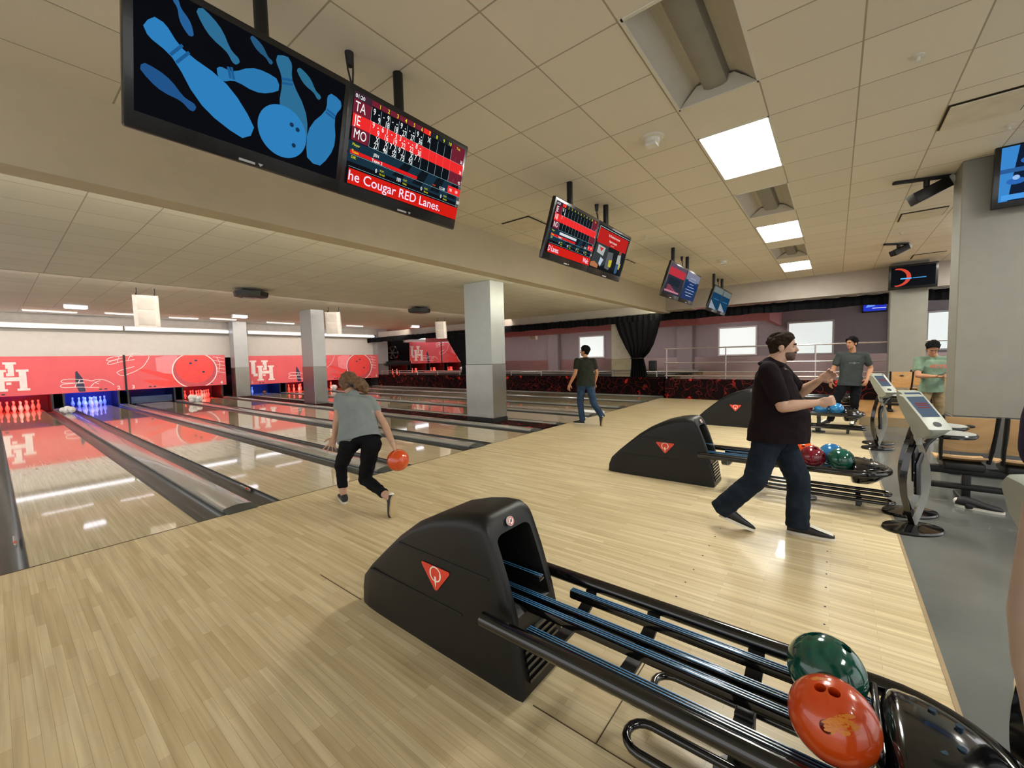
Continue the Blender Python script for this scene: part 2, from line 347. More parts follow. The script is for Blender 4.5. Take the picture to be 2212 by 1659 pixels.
# section two (raised floor, right)
Z2 = 0.62
struct(MB().box(15.3, 24, -1.2, 26, Z2 - 0.1, Z2).build('floor', planks('upper lane boards', 'b08a58', 'a47c4a', '7a5a30', 0.03, 2.4, 0.12), smooth=False))
struct(MB().box(15.3, 24, 4.6, 11.85, 3.33, 3.37).build('ceiling', TILE2, smooth=False))
struct(MB().box(15.25, 15.3, 4.7, 22.9, 0, 0.70).box(14.5, 15.3, 4.66, 4.7, 0, 0.68).box(14.5, 14.55, -4, 4.7, 0.0, 0.68).build('wall_right', CARP_X, smooth=False))
struct(MB().box(14.55, 15.3, -4, 4.66, Z2 - 0.1, Z2).build('floor', BLACKP, smooth=False))
HEADR = mat('upper header paint', 'a29a90', 0.6, var=0.04)
struct(MB().box(14.45, 14.6, -7, 4.6, 3.02, ZC).box(15.1, 15.3, 4.85, 22.4, 3.05, 3.34).build('wall_right', HEADR, smooth=False))
PINKLIT = mat('bulkhead with red light in colour', 'b06a6e', 0.5)  # red light falling on the bulkhead is put into its colour
struct(MB().box(18.5, 18.9, 2.2, 22, 2.74, 3.62).box(18.5, 23, 2.0, 2.2, 2.74, 3.62).build('trim_6', PINKLIT, smooth=False))
struct(MB().box(23.0, 23.15, -7, 26, 1.35, 3.62, 0).box(22.98, 23.15, -7, 26, 0, 1.35, 1).build('wall_right', [PLUM, mat('steel wainscot with pink reflection tint', '9b8482', 0.28, metal=0.75, var=0.1, scale=1.2)], smooth=False))  # pink reflection on the steel is put into the wainscot tint
for i, y in enumerate((14.1, 5.9, -2.6)):
    struct(MB().box(22.75, 22.98, y, y + 0.75, 0.6, 3.6).build('trim_%d' % (7 + i), PLUM, smooth=False))
# windows in the far right wall
WINP = emit('frosted backlit pane', 'd4dcda', 0.42, 'c8cccb'); WINF = mat('white window frame', 'c6c2c2', 0.4)
for i, (y0, y1, z0, z1) in enumerate(((3.05, 4.63, 1.45, 2.75), (0.13, 1.71, 1.43, 2.8), (11.0, 12.6, 1.5, 2.72), (-3.9, -2.85, 1.5, 2.9))):
    fr = MB(); t_ = 0.07
    fr.box(22.93, 22.99, y0 - t_, y1 + t_, z1, z1 + t_).box(22.93, 22.99, y0 - t_, y1 + t_, z0 - t_, z0).box(22.93, 22.99, y0 - t_, y0, z0, z1).box(22.93, 22.99, y1, y1 + t_, z0, z1)
    wdw = struct(fr.build('window_%d' % (i + 1), WINF, smooth=False))
    MB().box(22.97, 22.99, y0, y1, z0, z1).build('pane', WINP, wdw, smooth=False)
# back and left sides left open so world light fills the room


# far wall: white panel and dark pit enclosure behind the murals
struct(MB().box(-4.5, 15.3, 23.35, 23.5, 1.9, 3.57, 0).box(-4.5, 24, 25.6, 25.7, -0.1, 3.6, 1).box(15.3, 17.8, 24.9, 25.0, 0.6, 3.57, 1).box(17.8, 23, 23.35, 23.5, 2.8, 3.57, 0).build('wall_front', [WHITEP, DARK], smooth=False))
struct(MB().box(-4.5, 15.3, 22.9, 23.35, 3.2, 3.6).build('trim_10', mat('grey soffit paint', '9a9790', 0.6), smooth=False))

# ---------------------------------------------------------------- columns
def column(x0, x1, y0, y1, z1, split, label, m1, m2, z0=0.0, basem=BLACKP, group=None):
    t = thing('column', label, 'column', ((x0 + x1) / 2, (y0 + y1) / 2, z0), 0, group)
    MB().rbox(x0, x1, y0, y1, split, z1, 0.008, seg=1).build('shaft', m1, t, world=True)
    MB().rbox(x0 - 0.006, x1 + 0.006, y0 - 0.006, y1 + 0.006, z0 + 0.1, split, 0.008, seg=1).build('lower_cladding', m2, t, world=True)
    MB().box(x0 - 0.012, x1 + 0.012, y0 - 0.012, y1 + 0.012, z0, z0 + 0.1).build('base', basem, t, world=True, smooth=False)
    return t
CPAINT = mat('silver grey column paint', 'a3a8a8', 0.42, metal=0.3, var=0.03)
g = 'square columns along the carpet aisle'
column(7.26, 7.76, 6.3, 7.15, 3.33, 1.38, 'nearest square column, standing in the carpet aisle between lanes', CPAINT, STEEL)
column(7.26, 7.74, 14.85, 15.7, 3.45, 1.38, 'square silver column behind the bending bowler', CPAINT, STEEL, z0=-0.09)
column(7.16, 7.74, 22.2, 22.75, 3.57, 1.38, 'square silver column between the two long red murals', CPAINT, STEEL, z0=-0.09)
column(15.3, 16.1, 22.9, 23.7, 3.57, 1.38, 'square silver column at the far right end of the murals', CPAINT, STEEL, z0=-0.09)
column(15.32, 15.95, 6.2, 7.0, 3.33, 1.38, 'pale column beside the tied black curtain', mat('pale column paint', 'b3ada0', 0.5), mat('pale column lower panel', '9a8f74', 0.4, metal=0.3), z0=0)
column(7.0, 7.45, -2.4, -1.1, ZC, 0.70, 'wide grey column at the right edge holding a television', GREYP, mat('dark grey metal skirt', '5c5c5c', 0.4, metal=0.5))
column(14.0, 14.44, -1.72, -1.05, ZC, 0.9, 'grey column at the end of the curtain rail', GREYP, GREYP, z0=0.17)

for k, (x, y) in enumerate(((20.3, 3.0), (20.3, 7.0), (20.3, 11.0), (20.3, 15.0), (20.3, 19.5))):  # unseen battens, added to lift the dark raised section
    t = thing('batten_light', 'added ceiling batten brightening the raised lanes, hidden by the valance', 'ceiling light', (x, y, 3.33 if y < 11.8 and y > 4.6 else (3.62 if y < 4.6 else 3.45 if y < 19 else 3.57)), 0, 'added battens over the raised lanes')
    MB().box(-0.08, 0.08, 0, 1.5, -0.05, 0).build('housing', WHMET, t, smooth=False); MB().box(-0.07, 0.07, 0.02, 1.48, -0.065, -0.05).build('lens', emit('added raised lane batten', 'f8f0ec', 32.0), t, smooth=False)
# ---------------------------------------------------------------- lanes, gutters, dividers
GUT = mat('charcoal gutter plastic', '3c3d3b', 0.34, var=0.08, coat=0.15)
CAPM = mat('silver division capping', 'a4a4a0', 0.2, metal=0.3, var=0.05, coat=0.4)
ENDC = mat('dark grey end cap', '3c403e', 0.45)
TEALM = mat('grey teal rubber end', '6b7673', 0.5)
Y0, Y1 = 4.80, 22.82
LANES = [0.095, 1.90, 3.70, 5.50, 8.07, 9.88, 11.68, 13.48]
arrow = mat('lane marking stain', '6a4522', 0.1, coat=0.5)
pinlab = ['first lane from the left, in front of the red lit pins', 'second lane from the left, ending at the blue lit pins', 'third lane from the left, left of the bending bowler', 'fourth lane, running just left of the carpet aisle',
          'fifth lane, first one right of the carpet aisle', 'sixth lane, second one right of the carpet aisle', 'seventh lane, third one right of the carpet aisle', 'eighth lane, nearest to the patterned carpet wall']
for i, x in enumerate(LANES):
    t = thing('bowling_lane', 'glossy wooden bowling lane, ' + pinlab[i], 'bowling lane', (x, Y0, 0), 0, 'bowling lanes')
    MB().box(0, 1.054, 0, 18.0, -0.08, 0).build('lane_surface', L_WOOD, t, smooth=False)
    a = MB()
    for k in range(7):
        yy = 4.3 - abs(k - 3) * 0.0 + (3 - abs(k - 3)) * 0.35; xx = 0.527 + (k - 3) * 0.135
        a.prism([(xx - 0.02, yy, 0), (xx + 0.02, yy, 0), (xx, yy + 0.16, 0)], (0, 0, 0.0008))
    a.build('aiming_arrows', arrow, t, smooth=False)
    MB().box(0, 1.054, 18.0, 19.4, -0.08, 0).build('pin_deck', mat('pin deck board', 'b09070', 0.12, coat=0.5), t, smooth=False)
def half_pipe(mb, x, w_, y0, y1, mi=0):
    n = 10; pr = []
    for k in range(n + 1):
        a = pi * k / n; pr.append((x + w_ / 2 - cos(a) * (w_ / 2 - 0.006), -0.005 - sin(a) * 0.075))
    vs = [(px, y, pz) for y in (y0, y1) for px, pz in pr]; m = n + 1
    mb.add(vs, [(k, k + 1, m + k + 1, m + k) for k in range(n)], mi)
    mb.box(x, x + 0.008, y0, y1, -0.085, 0.002, mi); mb.box(x + w_ - 0.008, x + w_, y0, y1, -0.085, 0.002, mi); mb.box(x, x + w_, y0, y0 + 0.004, -0.09, -0.08, mi)
def divider(x, gl, gr, cw, label, Ya=Y0, Yb=Y1, z=0.0, endm=ENDC, h=0.045):
    t = thing('lane_divider', label, 'lane divider', (x, Ya, z), 0, 'gutters and capping between the lanes')
    L_ = Yb - Ya; c0 = gl
    for gx, gw in ((0, gl), (gl + cw, gr)):
        if gw > 0: mb = MB(); half_pipe(mb, gx, gw, 0, L_); mb.build('gutter', GUT, t)
    pr = [(c0, -0.085), (c0, h * 0.45), (c0 + 0.012, h * 0.62)] + [(c0 + 0.02 + (cw - 0.04) * k / 8, h * 0.68 + h * 0.32 * sin(pi * k / 8)) for k in range(9)] + [(c0 + cw - 0.012, h * 0.62), (c0 + cw, h * 0.45), (c0 + cw, -0.085)]
    MB().prism([(a, 0.10, b_) for a, b_ in pr], (0, L_ - 0.1, 0)).build('capping', CAPM, t)
    e = MB(); n = len(pr)
    e.add([(a, 0.10, b_ * 1.03 if b_ > 0 else b_) for a, b_ in pr] + [((a - c0 - cw / 2) * 0.96 + c0 + cw / 2, -0.035, max(b_ * 0.45, 0.0) if b_ > 0 else 0.0) for a, b_ in pr], [(k, (k + 1) % n, n + (k + 1) % n, n + k) for k in range(n)] + [tuple(range(n))[::-1], tuple(range(n, 2 * n))])
    e.build('end_cap', endm, t)
    return t
G = 0.235
d1 = divider(-0.42, 0, G + 0.03, 0.25, 'gutter and capping at the left edge of the picture')
divider(1.149, G, G, 0.281, 'broad silver capping with two gutters, nearest and widest of the dividers')
divider(2.954, G, G, 0.276, 'divider with two gutters ending beside the bending bowler')
divider(4.754, G, G, 0.276, 'divider with two gutters ending right of the bending bowler')
divider(6.554, G, 0, 0.27, 'divider along the left side of the carpet aisle')
t5 = divider(7.77, 0, G, 0.065, 'divider along the right side of the carpet aisle', h=0.04)
divider(9.124, G, G, 0.286, 'divider between the first two lanes right of the aisle, ending by the walking man')
divider(10.934, G, G, 0.276, 'divider between the second and third lanes right of the aisle')
divider(12.734, G, G, 0.276, 'divider between the last two lanes by the carpet wall')
divider(14.534, G, 0, 0.27, 'outermost divider beside the patterned carpet wall', endm=TEALM)
for k, x in enumerate((16.9, 18.75, 20.55)):
    divider(x, G, G, 0.276, 'divider on the raised lanes behind the railing, number %s from the railing' % ('one', 'two', 'three')[k], Ya=5.0, Yb=22.85, z=Z2 + 0.09)
struct(MB().box(6.83, 7.77, 4.86, 24, -0.09, 0.004).build('floor', CARP_F, smooth=False))
struct(MB().box(-4.5, -0.42, 4.8, 24, -0.09, 0.004).build('floor', CARP_F, smooth=False))
# small ball-speed sensor plates in the gutters (silver label with an orange mark)
SENS = mat('silver sensor plate', 'b0b0b0', 0.3, metal=0.6); ORNG = mat('orange mark', 'c8502a', 0.4)
for i, (x, lb) in enumerate(((1.865, 'small silver sensor plate with orange mark in the gutter of the second lane'), (0.05, 'small silver sensor plate in the gutter at the left edge of the picture'))):
    t = thing('sensor_plate', lb, 'sensor', (x, 5.55, -0.03), 0)
    MB().rbox(-0.015, 0.004, 0, 0.3, 0.0, 0.03, 0.003, seg=1).build('plate', SENS, t); MB().rbox(-0.018, 0.006, 0.05, 0.1, 0.008, 0.034, 0.003, seg=1).build('mark', ORNG, t)

# ---------------------------------------------------------------- pins
PINM = mat('white pin plastic', 'd8d4cc', 0.3, coat=0.4, var=0.02); PINR = mat('red pin stripe', 'b02020', 0.3)
prof = [(0.0, 0.0), (0.026, 0.0), (0.029, 0.01), (0.036, 0.03), (0.050, 0.07), (0.058, 0.10), (0.0605, 0.115), (0.058, 0.14), (0.048, 0.18), (0.034, 0.22), (0.025, 0.25), (0.0235, 0.265), (0.0245, 0.29), (0.029, 0.325), (0.032, 0.345), (0.031, 0.36), (0.024, 0.375), (0.012, 0.381), (0.001, 0.3815)]
pin0 = thing('bowling_pin', '', 'bowling pin', (0, 0, 0), 0)
MB().rev(prof[1:], seg=14).build('body', PINM, pin0)
MB().rev([(0.0255, 0.245), (0.0262, 0.245), (0.0255, 0.252), (0.0252, 0.252)], seg=14).rev([(0.0243, 0.275), (0.0250, 0.275), (0.0262, 0.283), (0.0256, 0.283)], seg=14).build('neck_stripes', PINR, pin0)
first = [True]
def pin_rack(x, y, z, label, group, which=range(10)):
    spots = [(0, 0), (-1, 1), (1, 1), (-2, 2), (0, 2), (2, 2), (-3, 3), (-1, 3), (1, 3), (3, 3)]
    for k in which:
        a, b_ = spots[k]; loc = (x + a * 0.1524, y + b_ * 0.264, z)
        if first[0]:
            first[0] = False; pin0.location = loc; pin0['label'] = label; pin0['group'] = group
        else: dup(pin0, loc, label, group=group)
C = 0.527
pin_rack(LANES[0] + C, 23.05, 0, 'red lit bowling pin standing at the end of the leftmost lane', 'pins on the leftmost lane')
pin_rack(LANES[1] + C, 23.05, 0, 'blue lit bowling pin in the full rack on the second lane', 'pins on the second lane')
pin_rack(LANES[3] + C, 23.05, 0, 'red lit bowling pin at the end of the fourth lane', 'pins on the fourth lane')
pin_rack(LANES[4] + C, 23.05, 0, 'lone blue lit bowling pin right of the column between the murals', 'pins on the fifth lane', [3])
pin_rack(LANES[5] + C, 23.05, 0, 'red lit bowling pin under the second letter mural', 'pins on the sixth lane', [0, 1, 3, 6, 5, 9])
pin_rack(LANES[6] + C, 23.05, 0, 'red lit bowling pin seen just left of the bowler head', 'pins on the seventh lane', [2, 5, 9, 6])
for k, x in enumerate((16.95, 18.6, 20.3, 22.0)):
    pin_rack(x, 23.2, Z2 + 0.0, 'coral lit bowling pin on the %s raised lane beyond the railing' % ('first', 'second', 'third', 'fourth')[k], 'pins on raised lane %s' % ('one', 'two', 'three', 'four')[k], [0, 1, 2, 3, 5, 6] if k else [3, 0, 1, 6])
# pit enclosures and their coloured lamps
KICK = mat('black pit side panel', '101014', 0.35, coat=0.2)
cols = ['ff1a10', '2a50ff', '1030a0', 'ff1a10', '1c60ff', 'ff2410', 'ff2010', '301018']
pw = [1, 1.2, 0.18, 0.9, 0.5, 0.8, 0.8, 0.2]
for i, x in enumerate(LANES):
    t = thing('pin_pit', 'dark pin pit enclosure at the end of the %s lane' % ('first', 'second', 'third', 'fourth', 'fifth', 'sixth', 'seventh', 'eighth')[i], 'pin pit', (x, 22.85, 0), 0, 'pin pits below the murals')
    for xa in (-0.26, 1.254): MB().box(xa, xa + 0.06, 0, 1.9, -0.08, 0.62).build('side_panel', KICK, t, smooth=False)
    MB().box(-0.2, 1.254, 1.45, 1.5, -0.1, 0.75).build('pit_curtain', mat('dark blue pit curtain', '141c38', 0.7), t, smooth=False)
    MB().box(-0.2, 1.254, 0.0, 1.5, 0.9, 0.92).build('cover', DARK, t, smooth=False)
    em = emit('pit lamp %d' % i, cols[i], LIGHT['pit'] * pw[i] * 0.25)
    MB().box(0.0, 1.054, 0.10, 0.14, 0.80, 0.84).build('lamp_tube', em, t, smooth=False)
t = thing('sweep_bar', 'blue sweep bar lowered across the third lane below the mural seam', 'sweep bar', (LANES[2], 22.9, 0.02))
MB().rbox(-0.15, 1.2, 0, 0.06, 0.05, 0.28, 0.01, seg=1).build('board', mat('navy sweep board', '1b2f52', 0.4, coat=0.3), t); MB().rbox(-0.15, 1.2, -0.01, 0.0, 0.0, 0.05, 0.003, seg=1).build('rubber', mat('slate rubber', '3a4a60', 0.6), t)
emr = emit('raised pit lamp', 'ff2a18', LIGHT['pit'] * 0.12)
for k, x in enumerate((16.95, 18.6, 20.3, 22.0)):
    t = thing('pin_pit', 'pin pit at the end of the %s raised lane beyond the railing' % ('first', 'second', 'third', 'fourth')[k], 'pin pit', (x - C, 22.95, Z2), 0, 'pin pits of the raised lanes')
    for xa in (-0.2, 1.15): MB().box(xa, xa + 0.08, 0, 1.5, 0, 0.7).build('side_panel', KICK, t, smooth=False)
    MB().box(0, 1.0, 0.12, 0.16, 0.79, 0.82).build('lamp_tube', emr, t, smooth=False)
    MB().box(-0.2, 1.23, 1.45, 1.5, 0, 0.8).box(-0.2, 1.23, 0.1, 1.5, 0.84, 0.86).build('cover', DARK, t, smooth=False)

# ---------------------------------------------------------------- murals over the pins
MU_RED = mat('coral red mural print', 'de5e64', 0.5, var=0.06, scale=1.2); MU_DK = mat('deep red print', 'c0505a', 0.5); MU_LT = mat('bright red print', 'ea4a48', 0.5)
MU_PK = mat('pink print', 'f08c94', 0.5); MU_WH = mat('white print', 'f2e6e2', 0.5); MU_NV = mat('navy print', '2b2c48', 0.5); MU_ROSE = mat('rose print', 'd85e68', 0.5)
MUM = [MU_RED, MU_DK, MU_LT, MU_PK, MU_WH, MU_NV, MU_ROSE]
def stroke(mb, pts, w_, y, mi, closed=False):
    # ribbon in the x-z plane
    n = len(pts); V = [Vector(p) for p in pts]; L_, R_ = [], []
    for i in range(n):
        a = V[i - 1] if (i or closed) else V[i]; b_ = V[(i + 1) % n] if (i < n - 1 or closed) else V[i]
        d = (b_ - a); d = d.normalized() if d.length > 1e-9 else Vector((1, 0)); nn = Vector((-d.y, d.x)) * w_ / 2
        L_.append(V[i] + nn); R_.append(V[i] - nn)
    vs = [(p.x, y, p.y) for p in L_ + R_]
    mb.add(vs, [(i, (i + 1) % n, n + (i + 1) % n, n + i) for i in range(n if closed else n - 1)], mi)
def smooth_path(pts, k=6, closed=False):
    out = []; n = len(pts); P = [Vector(p) for p in pts]
    rng = range(n if closed else n - 1)
    for i in rng:
        p0 = P[i - 1] if (i or closed) else P[i]; p1 = P[i]; p2 = P[(i + 1) % n]; p3 = P[(i + 2) % n] if (closed or i + 2 < n) else p2
        for j in range(k):
            t = j / k; out.append(0.5 * ((2 * p1) + (p2 - p0) * t + (2 * p0 - 5 * p1 + 4 * p2 - p3) * t * t + (3 * p1 - p0 - 3 * p2 + p3) * t ** 3))
    if not closed: out.append(P[-1])
    return [tuple(p) for p in out]
def slabU(mb, x, z, s, y, mi):
    # interlocking block letters U and H with slab serifs, s = height of one letter
    ctr = [0]
    def bar(x0, x1, z0, z1, yy=0): ctr[0] += 0.0006; mb.box(x + x0 * s, x + x1 * s, y - 0.004 + yy - ctr[0], y + yy, z + z0 * s, z + z1 * s, mi)
    # U
    bar(0.04, 0.22, 0.34, 1.0); bar(-0.02, 0.28, 0.92, 1.0); bar(0.56, 0.74, 0.34, 1.0); bar(0.50, 0.80, 0.92, 1.0); bar(0.12, 0.66, 0.22, 0.36)
    # H, lower and to the right, with a coral outline separating it
    for g_, mi_, yy in ((0.035, 1, -0.004), (0.0, 0, -0.008)):
        mi = mi_
        for hx in (0.34, 0.84): bar(hx - g_, hx + 0.17 + g_, 0.0, 0.72, yy); bar(hx - 0.06 - g_, hx + 0.23 + g_, -0.0 - g_, 0.08 + g_, yy); bar(hx - 0.06 - g_, hx + 0.23 + g_, 0.66 - g_, 0.74 + g_, yy)
        bar(0.42, 0.92, 0.34 - g_, 0.48 + g_, yy)
def hand_outline(mb, x, z, s, y, rot=0, flip=1, mi=4, w_=0.022):
    # two long fingers and a palm curve seen as line art
    def T(p):
        a = radians(rot); px, pz = p[0] * flip, p[1]; return (x + s * (px * cos(a) - pz * sin(a)), z + s * (px * sin(a) + pz * cos(a)))
    f1 = [(0.9, 0.02), (0.35, 0.06), (0.08, 0.02), (0.0, -0.06), (0.1, -0.13), (0.5, -0.12), (0.75, -0.1)]
    f2 = [(0.78, -0.12), (0.3, -0.16), (0.06, -0.2), (-0.02, -0.3), (0.12, -0.36), (0.55, -0.33), (0.95, -0.34), (1.3, -0.36)]
    f3 = [(0.9, 0.02), (1.05, -0.02), (1.2, 0.05), (1.5, 0.03), (1.75, -0.12), (1.85, -0.22)]
    f4 = [(1.0, -0.3), (1.15, -0.1), (1.35, 0.0)]; f5 = [(0.62, 0.02), (0.58, -0.1)]; f6 = [(0.5, -0.18), (0.46, -0.32)]; f7 = [(1.15, -0.1), (1.3, -0.16)]
    for f in (f1, f2, f3, f4, f5, f6, f7): stroke(mb, smooth_path([T(p) for p in f]), w_, y, mi)
def mural(x0, x1, z0, z1, Y, label, numbers, half=None, lx=0.05):
    letter = True
    t = thing('wall_mural', label, 'mural', ((x0 + x1) / 2, Y, z0), 0, 'red masking murals above the pins')
    half = half or (x0 + x1) / 2; H_ = z1 - z0
    for k, (a, b_) in enumerate(((x0, half - 0.03), (half + 0.03, x1))):
        MB().box(a, b_, Y, Y + 0.04, z0, z1).build('panel', MU_RED, t, world=True, smooth=False)
    MB().box(half - 0.03, half + 0.03, Y - 0.03, Y + 0.04, z0 - 0.05, z1 + 0.03).build('divider_post', BLACKP, t, world=True, smooth=False)
    y = Y - 0.003
    if letter:
        mb = MB(); slabU(mb, x0 + lx, z0 + 0.18, 1.02, y, 0); mb.build('interlocking_letters', [MU_WH, MU_RED], t, world=True, smooth=False)
        mb = MB()
        for xx in (x0 + 0.45, x0 + 0.6): mb.ell((xx, y - 0.002, z0 + 0.07), (0.05, 0.002, 0.025), seg=10, rings=6)
        for xx in (half - 0.75, half - 0.6, half + 0.75, half + 0.9, x1 - 0.75, x1 - 0.6): mb.ell((xx, y - 0.002, z0 + 0.09), (0.05, 0.002, 0.025), seg=10, rings=6)
        mb.build('vent_dots', MU_NV, t, world=True)
    # faint darker line art and navy spike
    mb = MB()
    mb.prism([(half - 1.42, y, z0 + 0.30), (half - 1.40, y, z0 + 0.78), (half - 1.36, y, z0 + 0.84), (half - 1.22, y, z0 + 0.55), (half - 1.16, y, z0 + 0.03), (half - 1.34, y, z0 + 0.03)], (0, -0.001, 0))
    mb.build('navy_spike', MU_NV, t, world=True, smooth=False)
    mb = MB()
    for k in range(4):
        stroke(mb, smooth_path([(half - 2.3 + 0.35 * k, z0 + 0.25), (half - 2.1 + 0.3 * k, z0 + 0.75), (half - 1.9 + 0.34 * k, z1 - 0.1), (half - 1.6 + 0.3 * k, z1 - 0.35), (half - 1.3 + 0.25 * k, z0 + 0.5)]), 0.012, y, 0)
    for sx in (-2.6, -0.55):
        stroke(mb, smooth_path([(half + sx, z0 + 0.3), (half + sx - 0.18, z0 + 0.55), (half + sx, z0 + 0.65), (half + sx + 0.16, z0 + 0.55)], closed=True), 0.012, y, 0)
    mb.build('tonal_line_art', MU_ROSE, t, world=True, smooth=False)
    mb = MB()
    hand_outline(mb, half - 1.78, z0 + 0.50, 0.78, y - 0.002, rot=-4)
    hand_outline(mb, half - 0.52, z1 - 0.14, 0.62, y - 0.002, rot=14)
    stroke(mb, smooth_path([(half - 0.25, z0 + 0.72), (half - 0.05, z0 + 0.60), (half + 0.5, z0 + 0.88), (half + 0.75, z1 - 0.15), (half + 0.78, z1 - 0.02)]), 0.024, y - 0.002, 0)
    stroke(mb, smooth_path([(half - 0.25, z0 + 0.72), (half - 0.1, z0 + 0.82), (half + 0.3, z0 + 0.95)]), 0.024, y - 0.002, 0)
    mb.build('white_hand_outlines', MU_WH, t, world=True, smooth=False)
    # right half: pink shapes, red fingers, big ball
    mb = MB()
    mb.prism([(p[0], y, p[1]) for p in [(half + 1.0, z0 + 0.75), (half + 0.98, z1 - 0.1), (half + 1.3, z1 - 0.02), (half + 1.75, z1 - 0.02), (half + 1.5, z0 + 0.5)]], (0, -0.001, 0), 0)
    for k in range(2):
        a = smooth_path([(half + 0.45 + 0.1 * k, z0 + 0.78 - 0.45 * k), (half + 0.62, z0 + 0.83 - 0.45 * k), (half + 1.3, z0 + 0.62 - 0.3 * k), (half + 2.0, z0 + 0.5 - 0.3 * k), (half + 2.0, z0 + 0.12), (half + 1.2, z0 + 0.42 - 0.35 * k)], closed=True)
        mb.prism([(p[0], y - 0.001, max(z0 + 0.01, p[1])) for p in a], (0, -0.001, 0), 1)
    mb.build('pink_and_red_shapes', [MU_PK, MU_LT], t, world=True, smooth=False)
    bx, bz, R_ = half + 2.35, z0 + 0.72, 0.80
    def disc(cx, cz, r, mi, yy):
        pts = [(cx + r * cos(2 * pi * k / 64), cz + r * 0.97 * sin(2 * pi * k / 64)) for k in range(64)]
        pts = [(p[0], min(max(p[1], z0 + 0.004), z1 - 0.004)) for p in pts]; mb.prism([(p[0], yy, p[1]) for p in pts], (0, -0.001, 0), mi)
    mb = MB(); disc(bx, bz, R_ + 0.045, 0, y - 0.003); disc(bx, bz, R_, 1, y - 0.005); disc(bx, bz + 0.1, R_ - 0.1, 2, y - 0.007)
    for hx, hz in ((-0.16, 0.32), (0.04, 0.44), (0.3, -0.08)):
        pts = [(bx + hx + 0.055 * cos(a * pi / 8), y - 0.009, bz + hz + 0.045 * sin(a * pi / 8)) for a in range(16)]; mb.prism(pts, (0, -0.001, 0), 3)
    mb.build('printed_ball', [MU_WH, MU_DK, MU_LT, MU_NV], t, world=True, smooth=False)
    mb = MB()
    for k in range(5):
        zz = z1 - 0.08 - 0.17 * k; stroke(mb, smooth_path([(bx + 0.70, zz), (bx + 0.9, zz - 0.03), (min(bx + 1.15, x1 - 0.01), zz - 0.08)]), 0.02, y - 0.002, 0)
    stroke(mb, smooth_path([(bx + 0.85, z1 - 0.1), (bx + 0.95, z1 - 0.4), (bx + 0.9, z1 - 0.75)]), 0.02, y - 0.002, 0)
    mb.build('white_wrist_lines', MU_WH, t, world=True, smooth=False)
    for s_, xx in numbers:
        mb = MB(); vs, fs = text2d(s_, 0.2, 'CENTER', 0.02); mb.add([(xx + a, y - 0.002, z0 + 0.05 + b_) for a, b_ in vs], fs, 0)
        mb.build('lane_number', MU_WH, t, world=True, smooth=False)
    return t
mural(-0.35, 6.95, 0.60, 2.0, 22.8, 'long red mural on the left with letters, hand outlines and a ball', [('2', 3.2), ('3', 3.64), ('4', 6.75)], half=3.42, lx=0.13)
mural(7.95, 15.25, 0.52, 1.95, 22.8, 'long red mural partly behind the silver columns, second from the left', [('5', 8.05), ('6', 11.4), ('7', 11.8), ('8', 15.1)])
mural(17.85, 23.6, 1.33, 2.82, 22.9, 'red mural over the raised lanes, beside the black curtain', [('9', 17.95)])
t = thing('tube_light', 'added fluorescent tube brightening the mural of the raised lanes', 'tube light', (20.5, 22.7, 3.0), 0, 'tube lights above the murals')  # extra tube, added to brighten the raised mural
MB().box(17.9, 23.0, 22.78, 22.9, 3.04, 3.16).build('channel', WHMET, t, world=True, smooth=False); MB().tube([(18.0, 22.74, 3.06), (22.9, 22.74, 3.06)], 0.05).build('tube', emit('added raised lane tube', 'f4f4ff', 3.0), t, world=True)
# pinsetter machine seen left of the raised mural
t = thing('pinsetter_machine', 'dark pinsetter machinery exposed left of the raised mural', 'machine', (16.7, 23.5, Z2 + 0.84))
MB().rbox(-0.8, 0.9, 0, 0.6, 0, 0.12, 0.02).rbox(-0.8, -0.7, 0, 0.6, 0, 1.2, 0.02).rbox(-0.85, 1.1, -0.76, -0.72, -0.22, 0.06, 0.01).build('frame', BLKPL, t)  # front board added to hide the glowing pit lamp
tor = MB(); tor.tube([(0.1 + 0.42 * cos(a * pi / 12), -0.1, 0.62 + 0.42 * sin(a * pi / 12)) for a in range(24)], 0.07, closed=True); tor.build('pin_wheel', BLKGL, t)
sp = MB()
for a in range(6): sp.cyl((0.1, -0.1, 0.62), (0.1 + 0.4 * cos(a * pi / 3), -0.1, 0.62 + 0.4 * sin(a * pi / 3)), 0.03)
sp.build('spokes', mat('machine grey metal', '60646a', 0.3, metal=0.7), t)
# white bundles lying on the dividers near the pins
WB = mat('crumpled white plastic', 'dcdcd8', 0.4, bump=0.3, bscale=30)
def bundle(x, y, z, s, label):
    mb = MB(); rnd = random.Random(int(x * 10))
    for k in range(14):
        a = rnd.random() * 6.28; r = rnd.random() * 0.6
        mb.ell((s * r * cos(a), s * r * sin(a), s * (0.35 + 0.5 * rnd.random())), s * (0.28 + 0.2 * rnd.random()), seg=8, rings=5)
    tag(mb.build('plastic_bundle', WB, loc=(x, y, z)), label, 'bundle', 'white bundles on the lane dividers')
bundle(1.52, 20.0, 0.03, 0.22, 'crumpled white bundle on the divider left of the blue lit pins')
bundle(5.13, 20.5, 0.03, 0.26, 'crumpled white bundle on the divider before the fourth lane pins')
bundle(11.3, 21.0, 0.03, 0.26, 'crumpled white bundle seen left of the silver column, by red pins')
bundle(20.9, 21.0, Z2 + 0.1, 0.26, 'crumpled white bundle on the raised lanes below the mural')
bl = MB().ell((0, 0, 0.108), 0.108, seg=20, rings=14).build('bowling_ball', mat('brown ball shell', '4a2c22', 0.15, coat=0.6), loc=(8.5, 22.6, 0)); tag(bl, 'small dark brown bowling ball resting by the lone blue pin', 'bowling ball')

